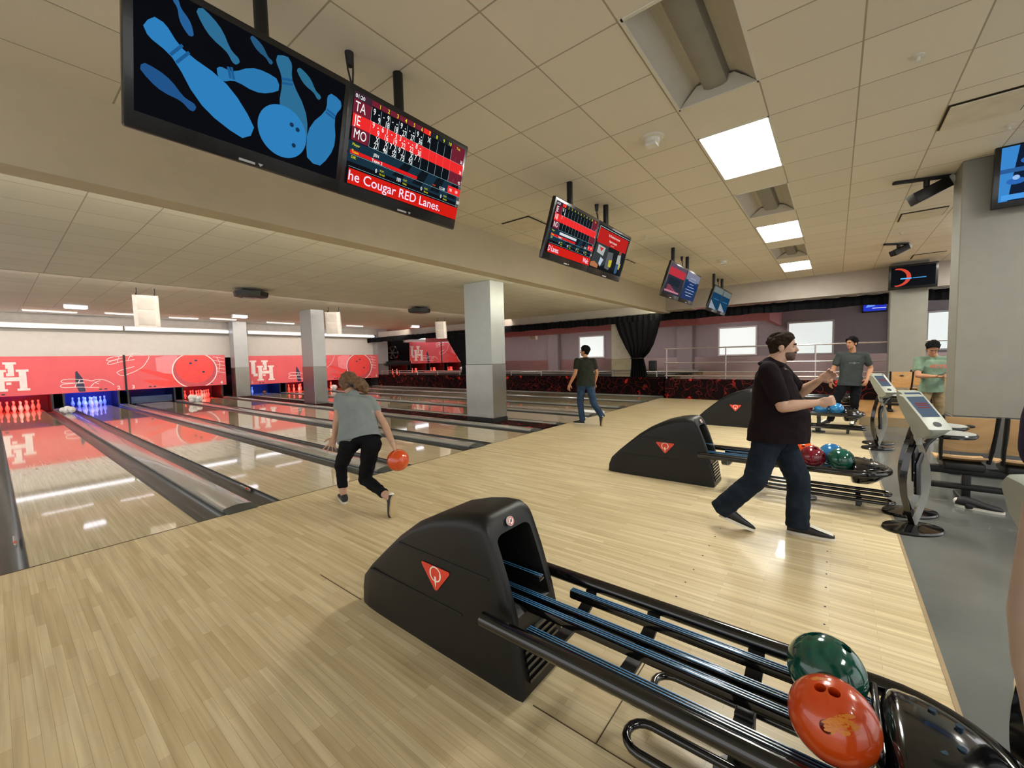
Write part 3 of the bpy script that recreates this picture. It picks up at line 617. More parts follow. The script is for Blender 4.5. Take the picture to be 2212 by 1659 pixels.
# ---------------------------------------------------------------- lamps near the pins
TUBE = emit('white fluorescent tube', 'f4f4ff', LIGHT['tube'])
for i, (x0, x1) in enumerate(((-0.6, 3.45), (3.5, 7.15), (7.95, 11.6), (11.65, 15.0))):
    t = thing('tube_light', 'long white fluorescent tube above the %s mural, %s one' % (('left', 'left', 'right', 'right')[i], ('left', 'right', 'left', 'right')[i]), 'tube light', ((x0 + x1) / 2, 22.7, 3.02), 0, 'tube lights above the murals')
    MB().box(x0, x1, 22.72, 22.88, 3.02, 3.2).build('channel', WHMET, t, world=True, smooth=False)
    MB().tube([(x0 + 0.03, 22.66, 3.09), (x1 - 0.03, 22.66, 3.09)], 0.05).build('tube', TUBE, t, world=True)
LEDP = emit('ceiling led batten', 'f6f0ff', LIGHT['led'])
for i, (x0, x1, y) in enumerate(((0.8, 2.1, 21.6), (2.75, 3.75, 21.2), (4.7, 5.7, 21.6), (6.0, 7.0, 21.2), (8.4, 9.7, 21.6), (12.3, 13.3, 21.2))):
    t = thing('batten_light', 'thin white batten light on the ceiling before the murals, %s from the left' % ('first', 'second', 'third', 'fourth', 'fifth', 'last')[i], 'ceiling light', (x0, y, 3.57), 0, 'battens on the rear lane ceiling')
    MB().box(0, x1 - x0, -0.05, 0.05, -0.04, 0).build('housing', WHMET, t, smooth=False); MB().box(0.02, x1 - x0 - 0.02, -0.04, 0.04, -0.055, -0.04).build('lens', LEDP, t, smooth=False)
for i, (x, y) in enumerate(((1.5, 18.3), (5.9, 18.3), (14.4, 18.3), (20.0, 18.0))):  # last box is added to brighten the raised section
    t = thing('box_light', 'short bright box light hanging from the lane ceiling, %s from the left' % ('first', 'second', 'third', 'last')[i], 'ceiling light', (x, y, 3.45), 0, 'box lights over the lanes')
    MB().rbox(0, 0.5, -0.1, 0.1, -0.1, 0, 0.01).build('housing', WHMET, t); MB().rbox(-0.005, 0.505, -0.11, -0.098, -0.1, -0.01, 0.003).box(0.02, 0.48, -0.08, 0.08, -0.105, -0.1).build('lens', LEDP, t)
# ---------------------------------------------------------------- ball returns
RAILBLUE = mat('blue rail stripe', '4a86b8', 0.25, coat=0.4); LOGOR = mat('red orange badge', 'd8402c', 0.45); LOGOW = mat('white badge print', 'eee6da', 0.5)
STICK = mat('white sticker', 'e6e2e0', 0.4); BRACK = mat('slate bracket metal', '2a2d30', 0.4, var=0.08)
def hood_sections():
    # (bottom y, bottom z), (top y, top z) in world-like coordinates of the first return (y measured from the room origin)
    return [((2.32, 0), (2.315, 0.10), 0.150), ((2.29, 0), (2.27, 0.20), 0.165), ((2.22, 0), (2.17, 0.30), 0.175), ((2.12, 0), (2.05, 0.405), 0.18), ((1.98, 0), (1.91, 0.525), 0.182),
            ((1.82, 0), (1.76, 0.63), 0.183), ((1.64, 0), (1.61, 0.705), 0.184), ((1.44, 0), (1.46, 0.75), 0.184), ((1.24, 0), (1.36, 0.768), 0.184), ((1.08, 0), (1.29, 0.772), 0.184), ((1.045, 0), (1.262, 0.762), 0.178)]
def ring_pts(hw, n=7):
    # normalised arch outline: list of (x, s), s from 0 (floor) to 1 (top)
    r = 0.07; pts = [(-hw, 0.0), (-hw, 0.25), (-hw, 0.5), (-hw, 0.75)]
    for k in range(n + 1): a = pi - pi / 2 * k / n; pts.append((-hw + r + r * cos(a), 1 - 0.09 + 0.09 * sin(a)))
    for k in range(n + 1): a = pi / 2 - pi / 2 * k / n; pts.append((hw - r + r * cos(a), 1 - 0.09 + 0.09 * sin(a)))
    return pts + [(hw, 0.75), (hw, 0.5), (hw, 0.25), (hw, 0.0)]
OY = 1.6
def make_return(x, label):
    t = thing('ball_return', label, 'ball return', (x, OY, 0), 0, 'ball returns on the approach')
    mb = MB(); secs = hood_sections(); rings = []
    def P(sec, px, s):
        (by, bz), (ty, tz), hw = sec
        bulge = 0.0 if sec is not secs[-1] and sec is not secs[-2] else -0.035 * sin(pi * min(1, s)) * 1.0
        return (px, by + (ty - by) * s + bulge - OY, bz + (tz - bz) * s)
    for sec in secs: rings.append([P(sec, a, b_) for a, b_ in ring_pts(sec[2])])
    n = len(rings[0]); vs = [p for r in rings for p in r]; fs = []
    for i in range(len(rings) - 1):
        for k in range(n - 1): fs.append((i * n + k, i * n + k + 1, (i + 1) * n + k + 1, (i + 1) * n + k))
    fs.append(tuple(range(n)))
    L_ = secs[-1]; outer = rings[-1]
    # rim: rounded inner ring, then a cave going forward
    def inner(shrink, s0, s1, dy):
        out = []
        for a, b_ in ring_pts(L_[2]):
            q = P(L_, a * shrink, s0 + (s1 - s0) * b_); out.append((q[0], q[1] + dy, q[2]))
        return out
    r1 = inner(0.93, 0.02, 0.97, -0.012); r2 = inner(0.72, 0.44, 0.89, -0.008); r3 = inner(0.68, 0.46, 0.87, 0.03); r4 = inner(0.66, 0.46, 0.86, 0.36)
    base_ = len(vs) - n; extra = [r1, r2, r3, r4]; vs += [p for r in extra for p in r]; prev = base_
    for j in range(4):
        cur = len(rings) * n + j * n
        for k in range(n): l = (k + 1) % n; fs.append((prev + k, prev + l, cur + l, cur + k))
        prev = cur
    fs.append(tuple(prev + k for k in range(n)))
    mb.add(vs, fs); hood = mb.build('hood', BLKPL, t, angle=50)
    g_ = MB()
    for sx in (-1, 1):
        for z_, ya, yb in ((0.265, 1.40, 2.17), (0.50, 1.22, 1.88)):
            g_.box(sx * 0.1835 - 0.003, sx * 0.1835 + 0.003, ya - OY, yb - OY, z_ - 0.006, z_ + 0.006)
    g_.build('side_groove', mat('deep black groove', '060606', 0.7), hood)
    # lower vent grille at the back
    v = MB()
    for k in range(7): v.box(-0.13, 0.13, 1.034 + 0.006 * k - OY, 1.06 + 0.006 * k - OY, 0.06 + 0.03 * k, 0.075 + 0.03 * k)
    v.build('vent_grille', BLKGL, t)
    # badge on both sides
    for sx in (-1, 1):
        b = MB(); xx = sx * 0.1865; pts = []
        for (py, pz), (a0, a1) in (((1.69, 0.455), (60, 180)), ((1.47, 0.455), (0, 120)), ((1.58, 0.335), (210, 330))):
            pass
        C3 = [(1.695, 0.455), (1.465, 0.455), (1.58, 0.32)]; r_ = 0.018
        cen = Vector((1.58, 0.41))
        for k in range(3):
            p = Vector(C3[k]); pa = Vector(C3[k - 1]); pn = Vector(C3[(k + 1) % 3]); d1_ = (pa - p).normalized(); d2_ = (pn - p).normalized()
            for j in range(5):
                f = j / 4; q = p + d1_ * r_ * (1 - f) ** 1.5 + d2_ * r_ * f ** 1.5; pts.append((xx, q.x - OY, q.y))
        b.prism(pts, (sx * 0.003, 0, 0)); bd = b.build('badge', LOGOR, t, smooth=False)
        q = MB(); x2 = xx + sx * 0.0035
        cy, cz = 1.58 - OY, 0.415; m = 28
        ou = [(x2, cy + 0.043 * cos(2 * pi * k / m), cz + 0.040 * sin(2 * pi * k / m)) for k in range(m)]
        inn = [(x2, cy + (0.043 - 0.011 + 0.006 * abs(sin(2 * pi * k / m))) * cos(2 * pi * k / m), cz + 0.033 * sin(2 * pi * k / m)) for k in range(m)]
        q.add(ou + inn, [(k, (k + 1) % m, m + (k + 1) % m, m + k) for k in range(m)])
        q.poly([(x2 + sx * 0.0005, cy - 0.006, cz - 0.012), (x2 + sx * 0.0005, cy + 0.008, cz - 0.012), (x2 + sx * 0.0005, cy + 0.006, cz - 0.04), (x2 + sx * 0.0005, cy - 0.0005, cz - 0.072), (x2 + sx * 0.0005, cy - 0.007, cz - 0.04)])
        q.build('badge_letter', LOGOW, bd, smooth=False)
    s_ = MB(); sc = P(L_, 0.0, 0.945); nrm = Vector((0, -0.96, 0.28)); c0 = Vector(sc) + Vector((-0.02, -0.02, -0.002))
    s_.cyl(c0, c0 + nrm * 0.012, 0.022, seg=24); st = s_.build('warning_sticker', STICK, t)
    s2 = MB(); c1 = c0 + nrm * 0.0125
    u_ = Vector((1, 0, 0)); w__ = nrm.cross(u_)
    m = 24; s2.add([c1 + u_ * (r_ * cos(2 * pi * k / m)) + w__ * (r_ * sin(2 * pi * k / m)) for r_ in (0.02, 0.016) for k in range(m)], [(k, (k + 1) % m, m + (k + 1) % m, m + k) for k in range(m)])
    s2.add([c1 + u_ * a + w__ * b_ for a, b_ in ((-0.013, -0.010), (-0.010, -0.013), (0.013, 0.010), (0.010, 0.013))], [(0, 1, 2, 3)]); s2.build('sticker_ring', LOGOR, st, smooth=False)
    s3 = MB(); s3.ell(c1 + Vector((0, -0.0005, 0)), (0.005, 0.001, 0.010), seg=10, rings=6); s3.build('sticker_figure', BLACKP, st)
    # rack: outer tube ring
    ZR = 0.37; xo = 0.262
    path = [(-xo, 1.19 - OY, ZR - 0.005)] + [(-xo, y - OY, ZR) for y in (1.0, 0.5, 0.1, -0.1)]
    path += [(xo * cos(a), -0.16 - OY - 0.27 * sin(a), ZR) for a in [pi + 0 - k * pi / 14 for k in range(1, 14)]] if False else []
    endy = -0.14
    arcp = [(-xo * cos(k * pi / 16), endy - OY - 0.27 * sin(k * pi / 16), ZR) for k in range(0, 17)]
    path = [(-xo, 1.19 - OY, ZR)] + [(-xo, y - OY, ZR) for y in (0.9, 0.4, 0.0)] + arcp + [(xo, y - OY, ZR) for y in (0.0, 0.4, 0.9, 1.5)]
    MB().tube(path, 0.031, seg=16).build('outer_rail', BLKGL, t)
    # inner rails with blue lines
    for xs, y_end in ((-0.185, 1.0), (-0.034, 1.32), (0.034, 1.32), (0.175, 1.0)):
        r_ = MB(); ya, yb = -0.12 - OY, y_end - OY
        r_.rbox(xs - 0.021, xs + 0.021, ya, yb, 0.325, 0.365, 0.009, seg=2); rl = r_.build('ball_rail', BLKGL, t)
        st_ = MB()
        for dx in (-0.012, 0.0, 0.012): st_.box(xs + dx - 0.002, xs + dx + 0.002, ya + 0.004, yb - 0.002, 0.364, 0.3662)
        st_.build('blue_stripes', RAILBLUE, rl, smooth=False)
    st_ = MB(); st_.rbox(0.05, 0.09, 1.10 - OY, 1.42 - OY, 0.42, 0.445, 0.006, seg=2); rl = st_.build('lift_rail', BLKGL, t)
    s_ = MB(); s_.box(0.06, 0.065, 1.1 - OY, 1.4 - OY, 0.445, 0.4462).box(0.075, 0.08, 1.1 - OY, 1.4 - OY, 0.445, 0.4462); s_.build('blue_stripes', RAILBLUE, rl, smooth=False)
    # u brackets
    for y in (0.93, 0.62, 0.22):
        b = MB(); pts = []
        for k in range(13):
            a = pi * k / 12; pts.append((-0.255 * cos(a), y - OY, 0.355 - 0.085 * sin(a) ** 0.8))
        n_ = len(pts); vs = []
        for (px, py, pz) in pts:
            for dy in (-0.028, 0.028):
                for dz in (0, -0.014): vs.append((px, py + dy, pz + dz))
        fs = []
        for k in range(n_ - 1):
            a = 4 * k; c = 4 * (k + 1); fs += [(a, a + 2, c + 2, c), (a + 1, c + 1, c + 3, a + 3), (a, c, c + 1, a + 1), (a + 2, a + 3, c + 3, c + 2)]
        b.add(vs, fs); b.build('cross_bracket', BRACK, t)
    lg = MB(); lg.rbox(-0.03, 0.03, 0.19 - OY, 0.25 - OY, 0.015, 0.28, 0.006); lg.cyl((0, 0.22 - OY, 0), (0, 0.22 - OY, 0.018), 0.1, seg=28); lg.build('support_leg', BRACK, t)
    # lower storage loops
    for sx, nm in ((-1, 'a'), (1, 'b')):
        xc = sx * 0.145; hw = 0.068; zl = 0.115; ya, yb = -0.44 - OY, 0.58 - OY; pts = []
        for k in range(9): a = pi * k / 8; pts.append((xc - hw * cos(a), yb + hw * sin(a) - hw, zl))
        for k in range(9): a = pi * k / 8; pts.append((xc + hw * cos(a), ya - hw * sin(a) + hw, zl))
        MB().tube(pts, 0.016, seg=12, closed=True).build('storage_loop', BLKGL, t)
    for y in (0.25, -0.2):
        cr = MB(); cr.rbox(-0.21, 0.21, y - 0.02 - OY, y + 0.02 - OY, 0.07, 0.1, 0.005); cr.rbox(-0.022, 0.022, y - 0.02 - OY, y + 0.02 - OY, 0, 0.08, 0.004); cr.build('storage_crossbar', BRACK, t)
    # terminal: shallow bowl under the ring and a domed cover
    dm = MB(); n_, m = 28, 9; vs = []; cyy = -0.17 - OY
    prof_ = [(1.0, 0.345), (0.99, 0.385), (0.93, 0.41), (0.80, 0.430), (0.6, 0.448), (0.38, 0.458), (0.15, 0.463)]
    under = [(0.86, 0.30), (0.62, 0.25), (0.3, 0.235), (0.05, 0.23)]
    full = list(reversed(under)) + prof_
    for r_, z_ in full:
        for k in range(n_):
            a = 2 * pi * k / n_; dx = 0.228 * r_ * cos(a); dy = sin(a) * r_; dy = dy * (0.235 if dy < 0 else 0.055); vs.append((dx, cyy + dy, z_))
    fs = [(i * n_ + k, i * n_ + (k + 1) % n_, (i + 1) * n_ + (k + 1) % n_, (i + 1) * n_ + k) for i in range(len(full) - 1) for k in range(n_)]
    fs += [tuple(range(n_))[::-1], tuple((len(full) - 1) * n_ + k for k in range(n_))]
    dm.add(vs, fs); dome = dm.build('end_cover', BLKGL, t, angle=60)
    for bx_, by_ in ((0.10, -0.24), (0.07, -0.29), (-0.02, -0.28), (-0.06, -0.24)):
        bt = MB(); bt.cyl((bx_, by_ - OY, 0.43), (bx_, by_ - OY, 0.4575), 0.009, seg=14); bt.build('reset_button', mat('steel blue button', '2a4458', 0.3, metal=0.4), dome)
    MB().rbox(-0.15, 0.15, -0.125 - OY, -0.105 - OY, 0.34, 0.45, 0.008, seg=2).build('ball_stop', BLKGL, t)
    return t
RX = [1.525, 5.115, 9.51, 12.87]
r0 = make_return(RX[0], 'nearest black ball return with round-topped hood, rack holding green and orange balls')
dup(r0, (RX[1], OY, 0), 'second black ball return, behind the striding man in dark shirt')
dup(r0, (RX[2], OY, 0), 'third black ball return, its rack holding two blue balls')
dup(r0, (RX[3], OY, 0), 'farthest black ball return, behind the man in the grey tee')

# bowling balls with drilled finger holes
def ball_mesh():
    b = MB().ell((0, 0, 0), 0.108, seg=48, rings=32).build('tmp', BLACKP)
    h = MB()
    for d in ((0.15, -0.10, 1), (-0.15, -0.10, 1), (0.0, 0.95, 1)):
        v = Vector(d).normalized(); h.cyl(v * 0.075, v * 0.13, 0.0145 if d[1] < 0 else 0.016, seg=20)
    c = h.build('tmp', BLACKP); md = b.modifiers.new('b', 'BOOLEAN'); md.operation = 'DIFFERENCE'; md.object = c; md.solver = 'EXACT'
    me = evalmesh(b); bpy.data.objects.remove(b); bpy.data.objects.remove(c)
    me.materials.clear(); me.materials.append(BLACKP); me.polygons.foreach_set('use_smooth', [True] * len(me.polygons)); me.polygons.foreach_set('material_index', [0] * len(me.polygons)); me.set_sharp_from_angle(angle=radians(40)); me.name = 'bowling_ball'
    return me
BME = ball_mesh()
def marbled(name, c1, c2, sc=9, mix=0.55, metal=0.1, rough=0.13):
    m, N, L, b = base(name); tc = N.new('ShaderNodeTexCoord'); nz = N.new('ShaderNodeTexNoise'); nz.inputs['Scale'].default_value = sc; nz.inputs['Detail'].default_value = 6; nz.inputs['Distortion'].default_value = 1.5
    L.new(tc.outputs['Object'], nz.inputs['Vector']); r = N.new('ShaderNodeValToRGB'); r.color_ramp.elements[0].position = mix - 0.12; r.color_ramp.elements[1].position = mix + 0.12
    r.color_ramp.elements[0].color = lin(c1); r.color_ramp.elements[1].color = lin(c2); L.new(nz.outputs['Fac'], r.inputs['Fac']); L.new(r.outputs['Color'], b.inputs['Base Color'])
    b.inputs['Roughness'].default_value = rough; b.inputs['Metallic'].default_value = metal; b.inputs['Coat Weight'].default_value = 0.5; b.inputs['Coat Roughness'].default_value = 0.04
    return m
BG = marbled('green marbled ball shell', '0c4436', '10594a'); BO = marbled('orange ball shell', 'c64410', 'c24c16', metal=0, rough=0.22); BB = marbled('blue marbled ball shell', '165e9a', '2a8ac0'); BT = marbled('teal blue ball shell', '12506c', '0e4a40')
BR = marbled('maroon marbled ball shell', '5e0e1e', '8a1c2c'); BY = mat('yellow ochre worn print', 'd07a1c', 0.35); BRP = mat('faded red print', '9a4030', 0.4)
def ball(x, y, z, m, label, group=None, rot=(0, 0, 0)):
    o = bpy.data.objects.new('bowling_ball', BME); COL.objects.link(o); o.location = (x, y, z); o.rotation_euler = rot
    o.material_slots[0].link = 'OBJECT'; o.material_slots[0].material = m; tag(o, label, 'bowling ball', group); return o
def aim(v, spin=0): # rotation taking +z (holes) towards v
    return (Quaternion(Vector(v).normalized(), spin) @ Vector((0, 0, 1)).rotation_difference(Vector(v))).to_euler()
ZB = 0.455
def surf_print(o, mat_, name, dirs, size, rng, n=9):
    # thin worn print patches following the ball surface
    mb = MB(); rnd = random.Random(rng)
    for d in dirs:
        dv = Vector(d).normalized(); a = dv.cross(Vector((0, 0, 1))).normalized(); b_ = dv.cross(a)
        for k in range(n):
            ca = (rnd.random() - .5) * size * 2; cb = (rnd.random() - .5) * size * 0.8; wa = 0.008 + rnd.random() * 0.014; wb = 0.002 + rnd.random() * 0.0035
            pts = []
            for j in range(10):
                t_ = 2 * pi * j / 10; rr = 1 + 0.35 * rnd.random(); q = dv * 0.108 + a * (ca + wa * rr * cos(t_)) + b_ * (cb + wb * rr * sin(t_)); pts.append(q.normalized() * 0.1083)
            mb.poly(pts)
    return mb.build(name, mat_, o, smooth=False)
b1 = ball(1.634, 0.005, ZB, BG, 'dark green marbled ball on the nearest rack', 'balls on the nearest rack', (0.4, 0.2, 0)); surf_print(b1, BRP, 'worn_print', [(0.6, 0.3, 0.95)], 0.035, 3, 10)
b2 = ball(1.418, -0.014, ZB, BO, 'bright orange ball with two finger holes showing, on the nearest rack', 'balls on the nearest rack', aim((-0.36, 0.14, 0.90), 1.5)); 
Rm = Matrix.Rotation(0, 3, 'X'); inv = b2.rotation_euler.to_matrix().inverted()
surf_print(b2, BY, 'worn_print', [inv @ Vector((-0.85, -0.18, 0.45)), inv @ Vector((-0.80, -0.14, 0.62))], 0.03, 5, 11); surf_print(b2, BY, 'worn_print', [inv @ Vector((0.05, 0.32, 0.95))], 0.012, 8, 4)
g2 = 'balls on the second rack'
ball(5.222, 0.235, ZB, BO, 'orange ball at the back of the second rack, beside the maroon ball', g2, aim((-0.6, 0.2, 0.75)))
ball(5.008, 0.16, ZB, BR, 'maroon marbled ball with finger holes on the second rack', g2, aim((-0.35, -0.75, 0.4)))
ball(5.222, 0.012, ZB, BB, 'blue marbled ball on the second rack, behind the green one', g2, (1, 2, 0))
ball(5.008, -0.06, ZB, BG, 'dark green marbled ball nearest the end cover of the second rack', g2, (2, 1, 0))
ball(5.22, -0.16 + 0.02, ZB + 0.002, BG, 'dark green ball nearest the end cover of the second rack', g2, (2, 1, 1)) if False else None
g3 = 'balls on the third rack'
ball(9.41, 0.42, ZB, BR, 'maroon ball on the third rack, seen by the striding man elbow', g3, (1, 1, 0)); ball(9.41, 0.19, ZB, BB, 'blue ball on the third rack, the left one of two', g3, (1, 0, 0)); ball(9.41, -0.035, ZB, BB, 'blue ball on the third rack, the right one of two', g3, (0, 1, 0))

# ---------------------------------------------------------------- scoring kiosks
KW = mat('pale grey green kiosk plastic', '92968b', 0.45, coat=0.05); KSIL = mat('silver grey pedestal paint', '8f918d', 0.35, metal=0.4); TABT = mat('grey speckled table top', '9c9e9a', 0.4)
KSCR = emit('kiosk screen glow', '5f6f80', 0.35); KRED = emit('kiosk screen red rows', '9a4a48', 0.3)
def make_kiosk(loc, label, mirror=1, rz=0):
    t = thing('scoring_kiosk', label, 'kiosk', loc, rz, 'scoring kiosks'); s = mirror
    b = MB(); n = 36
    vs = []; pr = [(0.97, 0), (1.0, 0.012), (0.96, 0.026), (0.6, 0.034), (0.3, 0.05)]
    for r_, z_ in pr: vs += [(s * 0.15 * r_ * cos(2 * pi * k / n), 0.22 * r_ * sin(2 * pi * k / n), z_) for k in range(n)]
    b.add(vs, [(i * n + k, i * n + (k + 1) % n, (i + 1) * n + (k + 1) % n, (i + 1) * n + k) for i in range(len(pr) - 1) for k in range(n)] + [tuple(range(n))[::-1], tuple((len(pr) - 1) * n + k for k in range(n))])
    b.build('base_plate', BLKGL, t)
    def bow(sy, z0, z1, d, w_, name, m, yo=0.0):
        pts = [(0, yo + sy * d * sin(pi * k / 14), z0 + (z1 - z0) * k / 14) for k in range(15)]
        mb = MB(); vs = []
        for k, (px, py, pz) in enumerate(pts):
            ww = w_ * (0.55 + 0.6 * sin(pi * k / 14))
            for dx, dy in ((-0.03, 0), (0, ww / 2), (0.03, 0), (0, -ww / 2)): vs.append((px + dx, py + dy, pz))
        mb.add(vs, [(4 * i + k, 4 * i + (k + 1) % 4, 4 * i + 4 + (k + 1) % 4, 4 * i + 4 + k) for i in range(14) for k in range(4)] + [(0, 3, 2, 1), (56, 57, 58, 59)]); mb.build(name, m, t, angle=60)
    bow(1, 0.03, 0.80, 0.085, 0.055, 'front_bow', BLKGL, 0.0); bow(-1, 0.03, 0.80, 0.10, 0.06, 'rear_bow', KSIL, 0.0); 
    MB().tube([(0, -0.03, 0.30), (0, -0.02, 0.55), (0, -0.08, 0.72), (0, -0.16, 0.80)], 0.022, seg=10).build('table_arm', BLKGL, t)
    tb = MB(); tb.rev([(0.10, -0.03), (0.15, -0.022), (0.162, -0.008), (0.162, 0.004), (0.155, 0.010)], (0.0, -0.26, 0.80), seg=36); tp = tb.build('table_edge', BLKGL, t)
    MB().rev([(0.148, 0), (0.148, 0.003)], (0, -0.26, 0.81), seg=36).build('table_top', TABT, tp)
    # head: tilted wedge, screen faces -x (times mirror)
    hd = MB(); W = 0.086
    prof_ = [(-0.20, 0.845), (-0.21, 0.875), (-0.13, 0.96), (0.03, 1.115), (0.07, 1.125), (0.085, 1.10), (0.06, 1.02), (-0.02, 0.90), (-0.06, 0.80), (-0.12, 0.79)]
    n_ = len(prof_); vs = []
    for y_, k_ in ((-W, 0.97), (-W + 0.012, 1.0), (W - 0.012, 1.0), (W, 0.97)):
        cx0, cz0 = -0.05, 0.95; vs += [(s * (cx0 + (a - cx0) * k_), y_ * (0.6 if b_ < 0.86 else 1), cz0 + (b_ - cz0) * k_) for a, b_ in prof_]
    fs = [(j * n_ + i, j * n_ + (i + 1) % n_, (j + 1) * n_ + (i + 1) % n_, (j + 1) * n_ + i) for j in range(3) for i in range(n_)] + [tuple(range(n_))[::-1], tuple(range(3 * n_, 4 * n_))]
    hd.add(vs, fs); head = hd.build('head', KW, t, angle=40)
    A = Vector((-0.13, 0, 0.96)); B = Vector((0.03, 0, 1.115)); d = (B - A).normalized(); nn = Vector((-d.z, 0, d.x))
    def pt(u, y_, off=0.002): q = A + (B - A) * u + nn * off; return (s * q.x, y_, q.z)
    MB().prism([pt(0.02, -0.066, 0.0), pt(0.95, -0.066, 0), pt(0.95, 0.066, 0), pt(0.02, 0.066, 0)], (s * nn.x * 0.003, 0, nn.z * 0.003)).build('screen', KSCR, head, smooth=False)
    mb = MB(); 
    for u in (0.42, 0.52, 0.6): mb.add([pt(u, -0.05, 0.0035), pt(u + 0.05, -0.05, 0.0035), pt(u + 0.05, 0.045, 0.0035), pt(u, 0.045, 0.0035)], [(0, 1, 2, 3)])
    mb.build('screen_rows', KRED, head, smooth=False)
    A2 = Vector((-0.21, 0, 0.875)); d2 = (A - A2).normalized(); n2 = Vector((-d2.z, 0, d2.x)); c = A2 + d2 * 0.05
    mb = MB(); mb.add([(s * (c.x + n2.x * 0.002 + d2.x * 0.024 * sin(2 * pi * k / 20)), 0.03 * cos(2 * pi * k / 20), c.z + n2.z * 0.002 + d2.z * 0.024 * sin(2 * pi * k / 20)) for k in range(20)], [tuple(range(20))]); mb.build('oval_button', BLACKP, head, smooth=False)
    MB().rbox(s * -0.02 - 0.02, s * -0.02 + 0.02, -0.022, 0.022, 0.72, 0.88, 0.008).build('neck', KW, t)
    return t
for x, nm in ((1.36, 'at the right edge'), (4.66, 'right of the striding man'), (8.28, 'by the man in grey tee')):
    yy = -0.53 if x > 2 else -0.56
    make_kiosk((x, yy, 0), 'pale scoring kiosk %s, nearer one of its pair' % nm, 1, radians(35))
    make_kiosk((x + 0.46, yy + (0.05 if x < 2 else -0.03), 0), 'pale scoring kiosk %s, rear one of its pair' % nm, 1, radians(35))

# ---------------------------------------------------------------- hanging score monitors
MONB = mat('glossy black monitor plastic', '08080a', 0.25, coat=0.15, var=0.05)
E = {}
def EM(hexc, s=0.42): return emit('screen ' + hexc, hexc, s)
class Scr:
    # collects coloured shapes in screen coordinates (u right, v up, metres) facing -y
    def __init__(s, W, H): s.W, s.H, s.mb, s.mats, s.lv = W, H, MB(), [], 0
    def mi(s, c):
        m = EM(c)
        if m not in s.mats: s.mats.append(m)
        return s.mats.index(m)
    def P(s, u, v): return ((u - 0.5) * s.W, -0.0002 * s.lv, (v - 0.5) * s.H)
    def rect(s, u0, v0, u1, v1, c): s.lv += 1; s.mb.add([s.P(u0, v0), s.P(u1, v0), s.P(u1, v1), s.P(u0, v1)], [(0, 1, 2, 3)], s.mi(c))
    def poly(s, pts, c): s.lv += 1; s.mb.add([s.P(*p) for p in pts], [tuple(range(len(pts)))], s.mi(c))
    def text(s, t, u, v, h, c, al='LEFT', bold=0.01, sx=1.0):
        s.lv += 1; vs, fs = text2d(t, 1.0, al, bold)
        k = h * s.H; a = [(x * k * sx / s.W + u, y * k / s.H + v) for x, y in vs]; s.mb.add([s.P(*p) for p in a], fs, s.mi(c))
    def build(s, parent, y=-0.001): o = s.mb.build('screen', s.mats, parent, smooth=False, loc=(0, y, 0)); return o
def pinpoly(cx, cy, L_, ang, asp, fat=1.0):
    half = [(0.0, 0.5), (0.06, 0.49), (0.085, 0.44), (0.085, 0.40), (0.065, 0.32), (0.06, 0.25), (0.085, 0.15), (0.13, 0.03), (0.155, -0.1), (0.15, -0.22), (0.12, -0.36), (0.08, -0.47), (0.0, -0.5)]
    pts = half + [(-a, b_) for a, b_ in reversed(half[1:-1])]; r = radians(ang)
    return [(cx + (a * fat * cos(r) - b_ * sin(r)) * L_ / asp, cy + (a * fat * sin(r) + b_ * cos(r)) * L_) for a, b_ in pts]
def scr_pins(S):
    asp = S.W / S.H; S.rect(0, 0, 1, 1, '05070c')
    B1, B2, B3, DK = '2c80be', '2a78b0', '2d6c92', '12304e'
    for cx, cy, L_, a, c, f in ((0.13, 0.27, 0.42, 244, '1f5288', 1), (0.18, 0.85, 0.25, 29, '245f96', 1), (0.325, 0.84, 0.42, 229, B3, 1), (0.52, 0.91, 0.24, 235, '24587c', 1), (0.78, 0.83, 0.31, 235, '2a6a8a', 1)): S.poly(pinpoly(cx, cy, L_, a, asp, f), c)
    S.poly(pinpoly(0.27, 0.42, 0.98, 54, asp, 1.05), B1); S.poly(pinpoly(0.47, 0.62, 0.55, 105, asp, 1.15), B2)
    S.poly(pinpoly(0.69, 0.58, 0.80, 17, asp, 1.1), B3); S.poly(pinpoly(0.895, 0.46, 0.78, -14, asp, 1.25), B2)
    S.poly([(0.655 + 0.135 * cos(2 * pi * k / 40), 0.28 + 0.135 * asp * sin(2 * pi * k / 40)) for k in range(40)], B1)
    for hx, hy in ((0.70, 0.38), (0.735, 0.355), (0.72, 0.19)): S.poly([(hx + 0.012 * cos(2 * pi * k / 16), hy + 0.012 * asp * sin(2 * pi * k / 16)) for k in range(16)], DK)
    for (x, y, a, w_) in ((0.155, 0.585, 54, 0.07), (0.18, 0.55, 54, 0.075), (0.375, 0.597, 105, 0.045), (0.39, 0.602, 105, 0.048), (0.655, 0.77, 17, 0.055), (0.66, 0.735, 17, 0.055), (0.925, 0.66, -14, 0.055), (0.92, 0.63, -14, 0.055)):
        r = radians(a); h = 0.011; S.poly([(x + (p * cos(r) - q * sin(r)) / asp, y + (p * sin(r) + q * cos(r))) for p, q in ((-w_, -h), (w_, -h), (w_, h), (-w_, h))], '1b5a90')
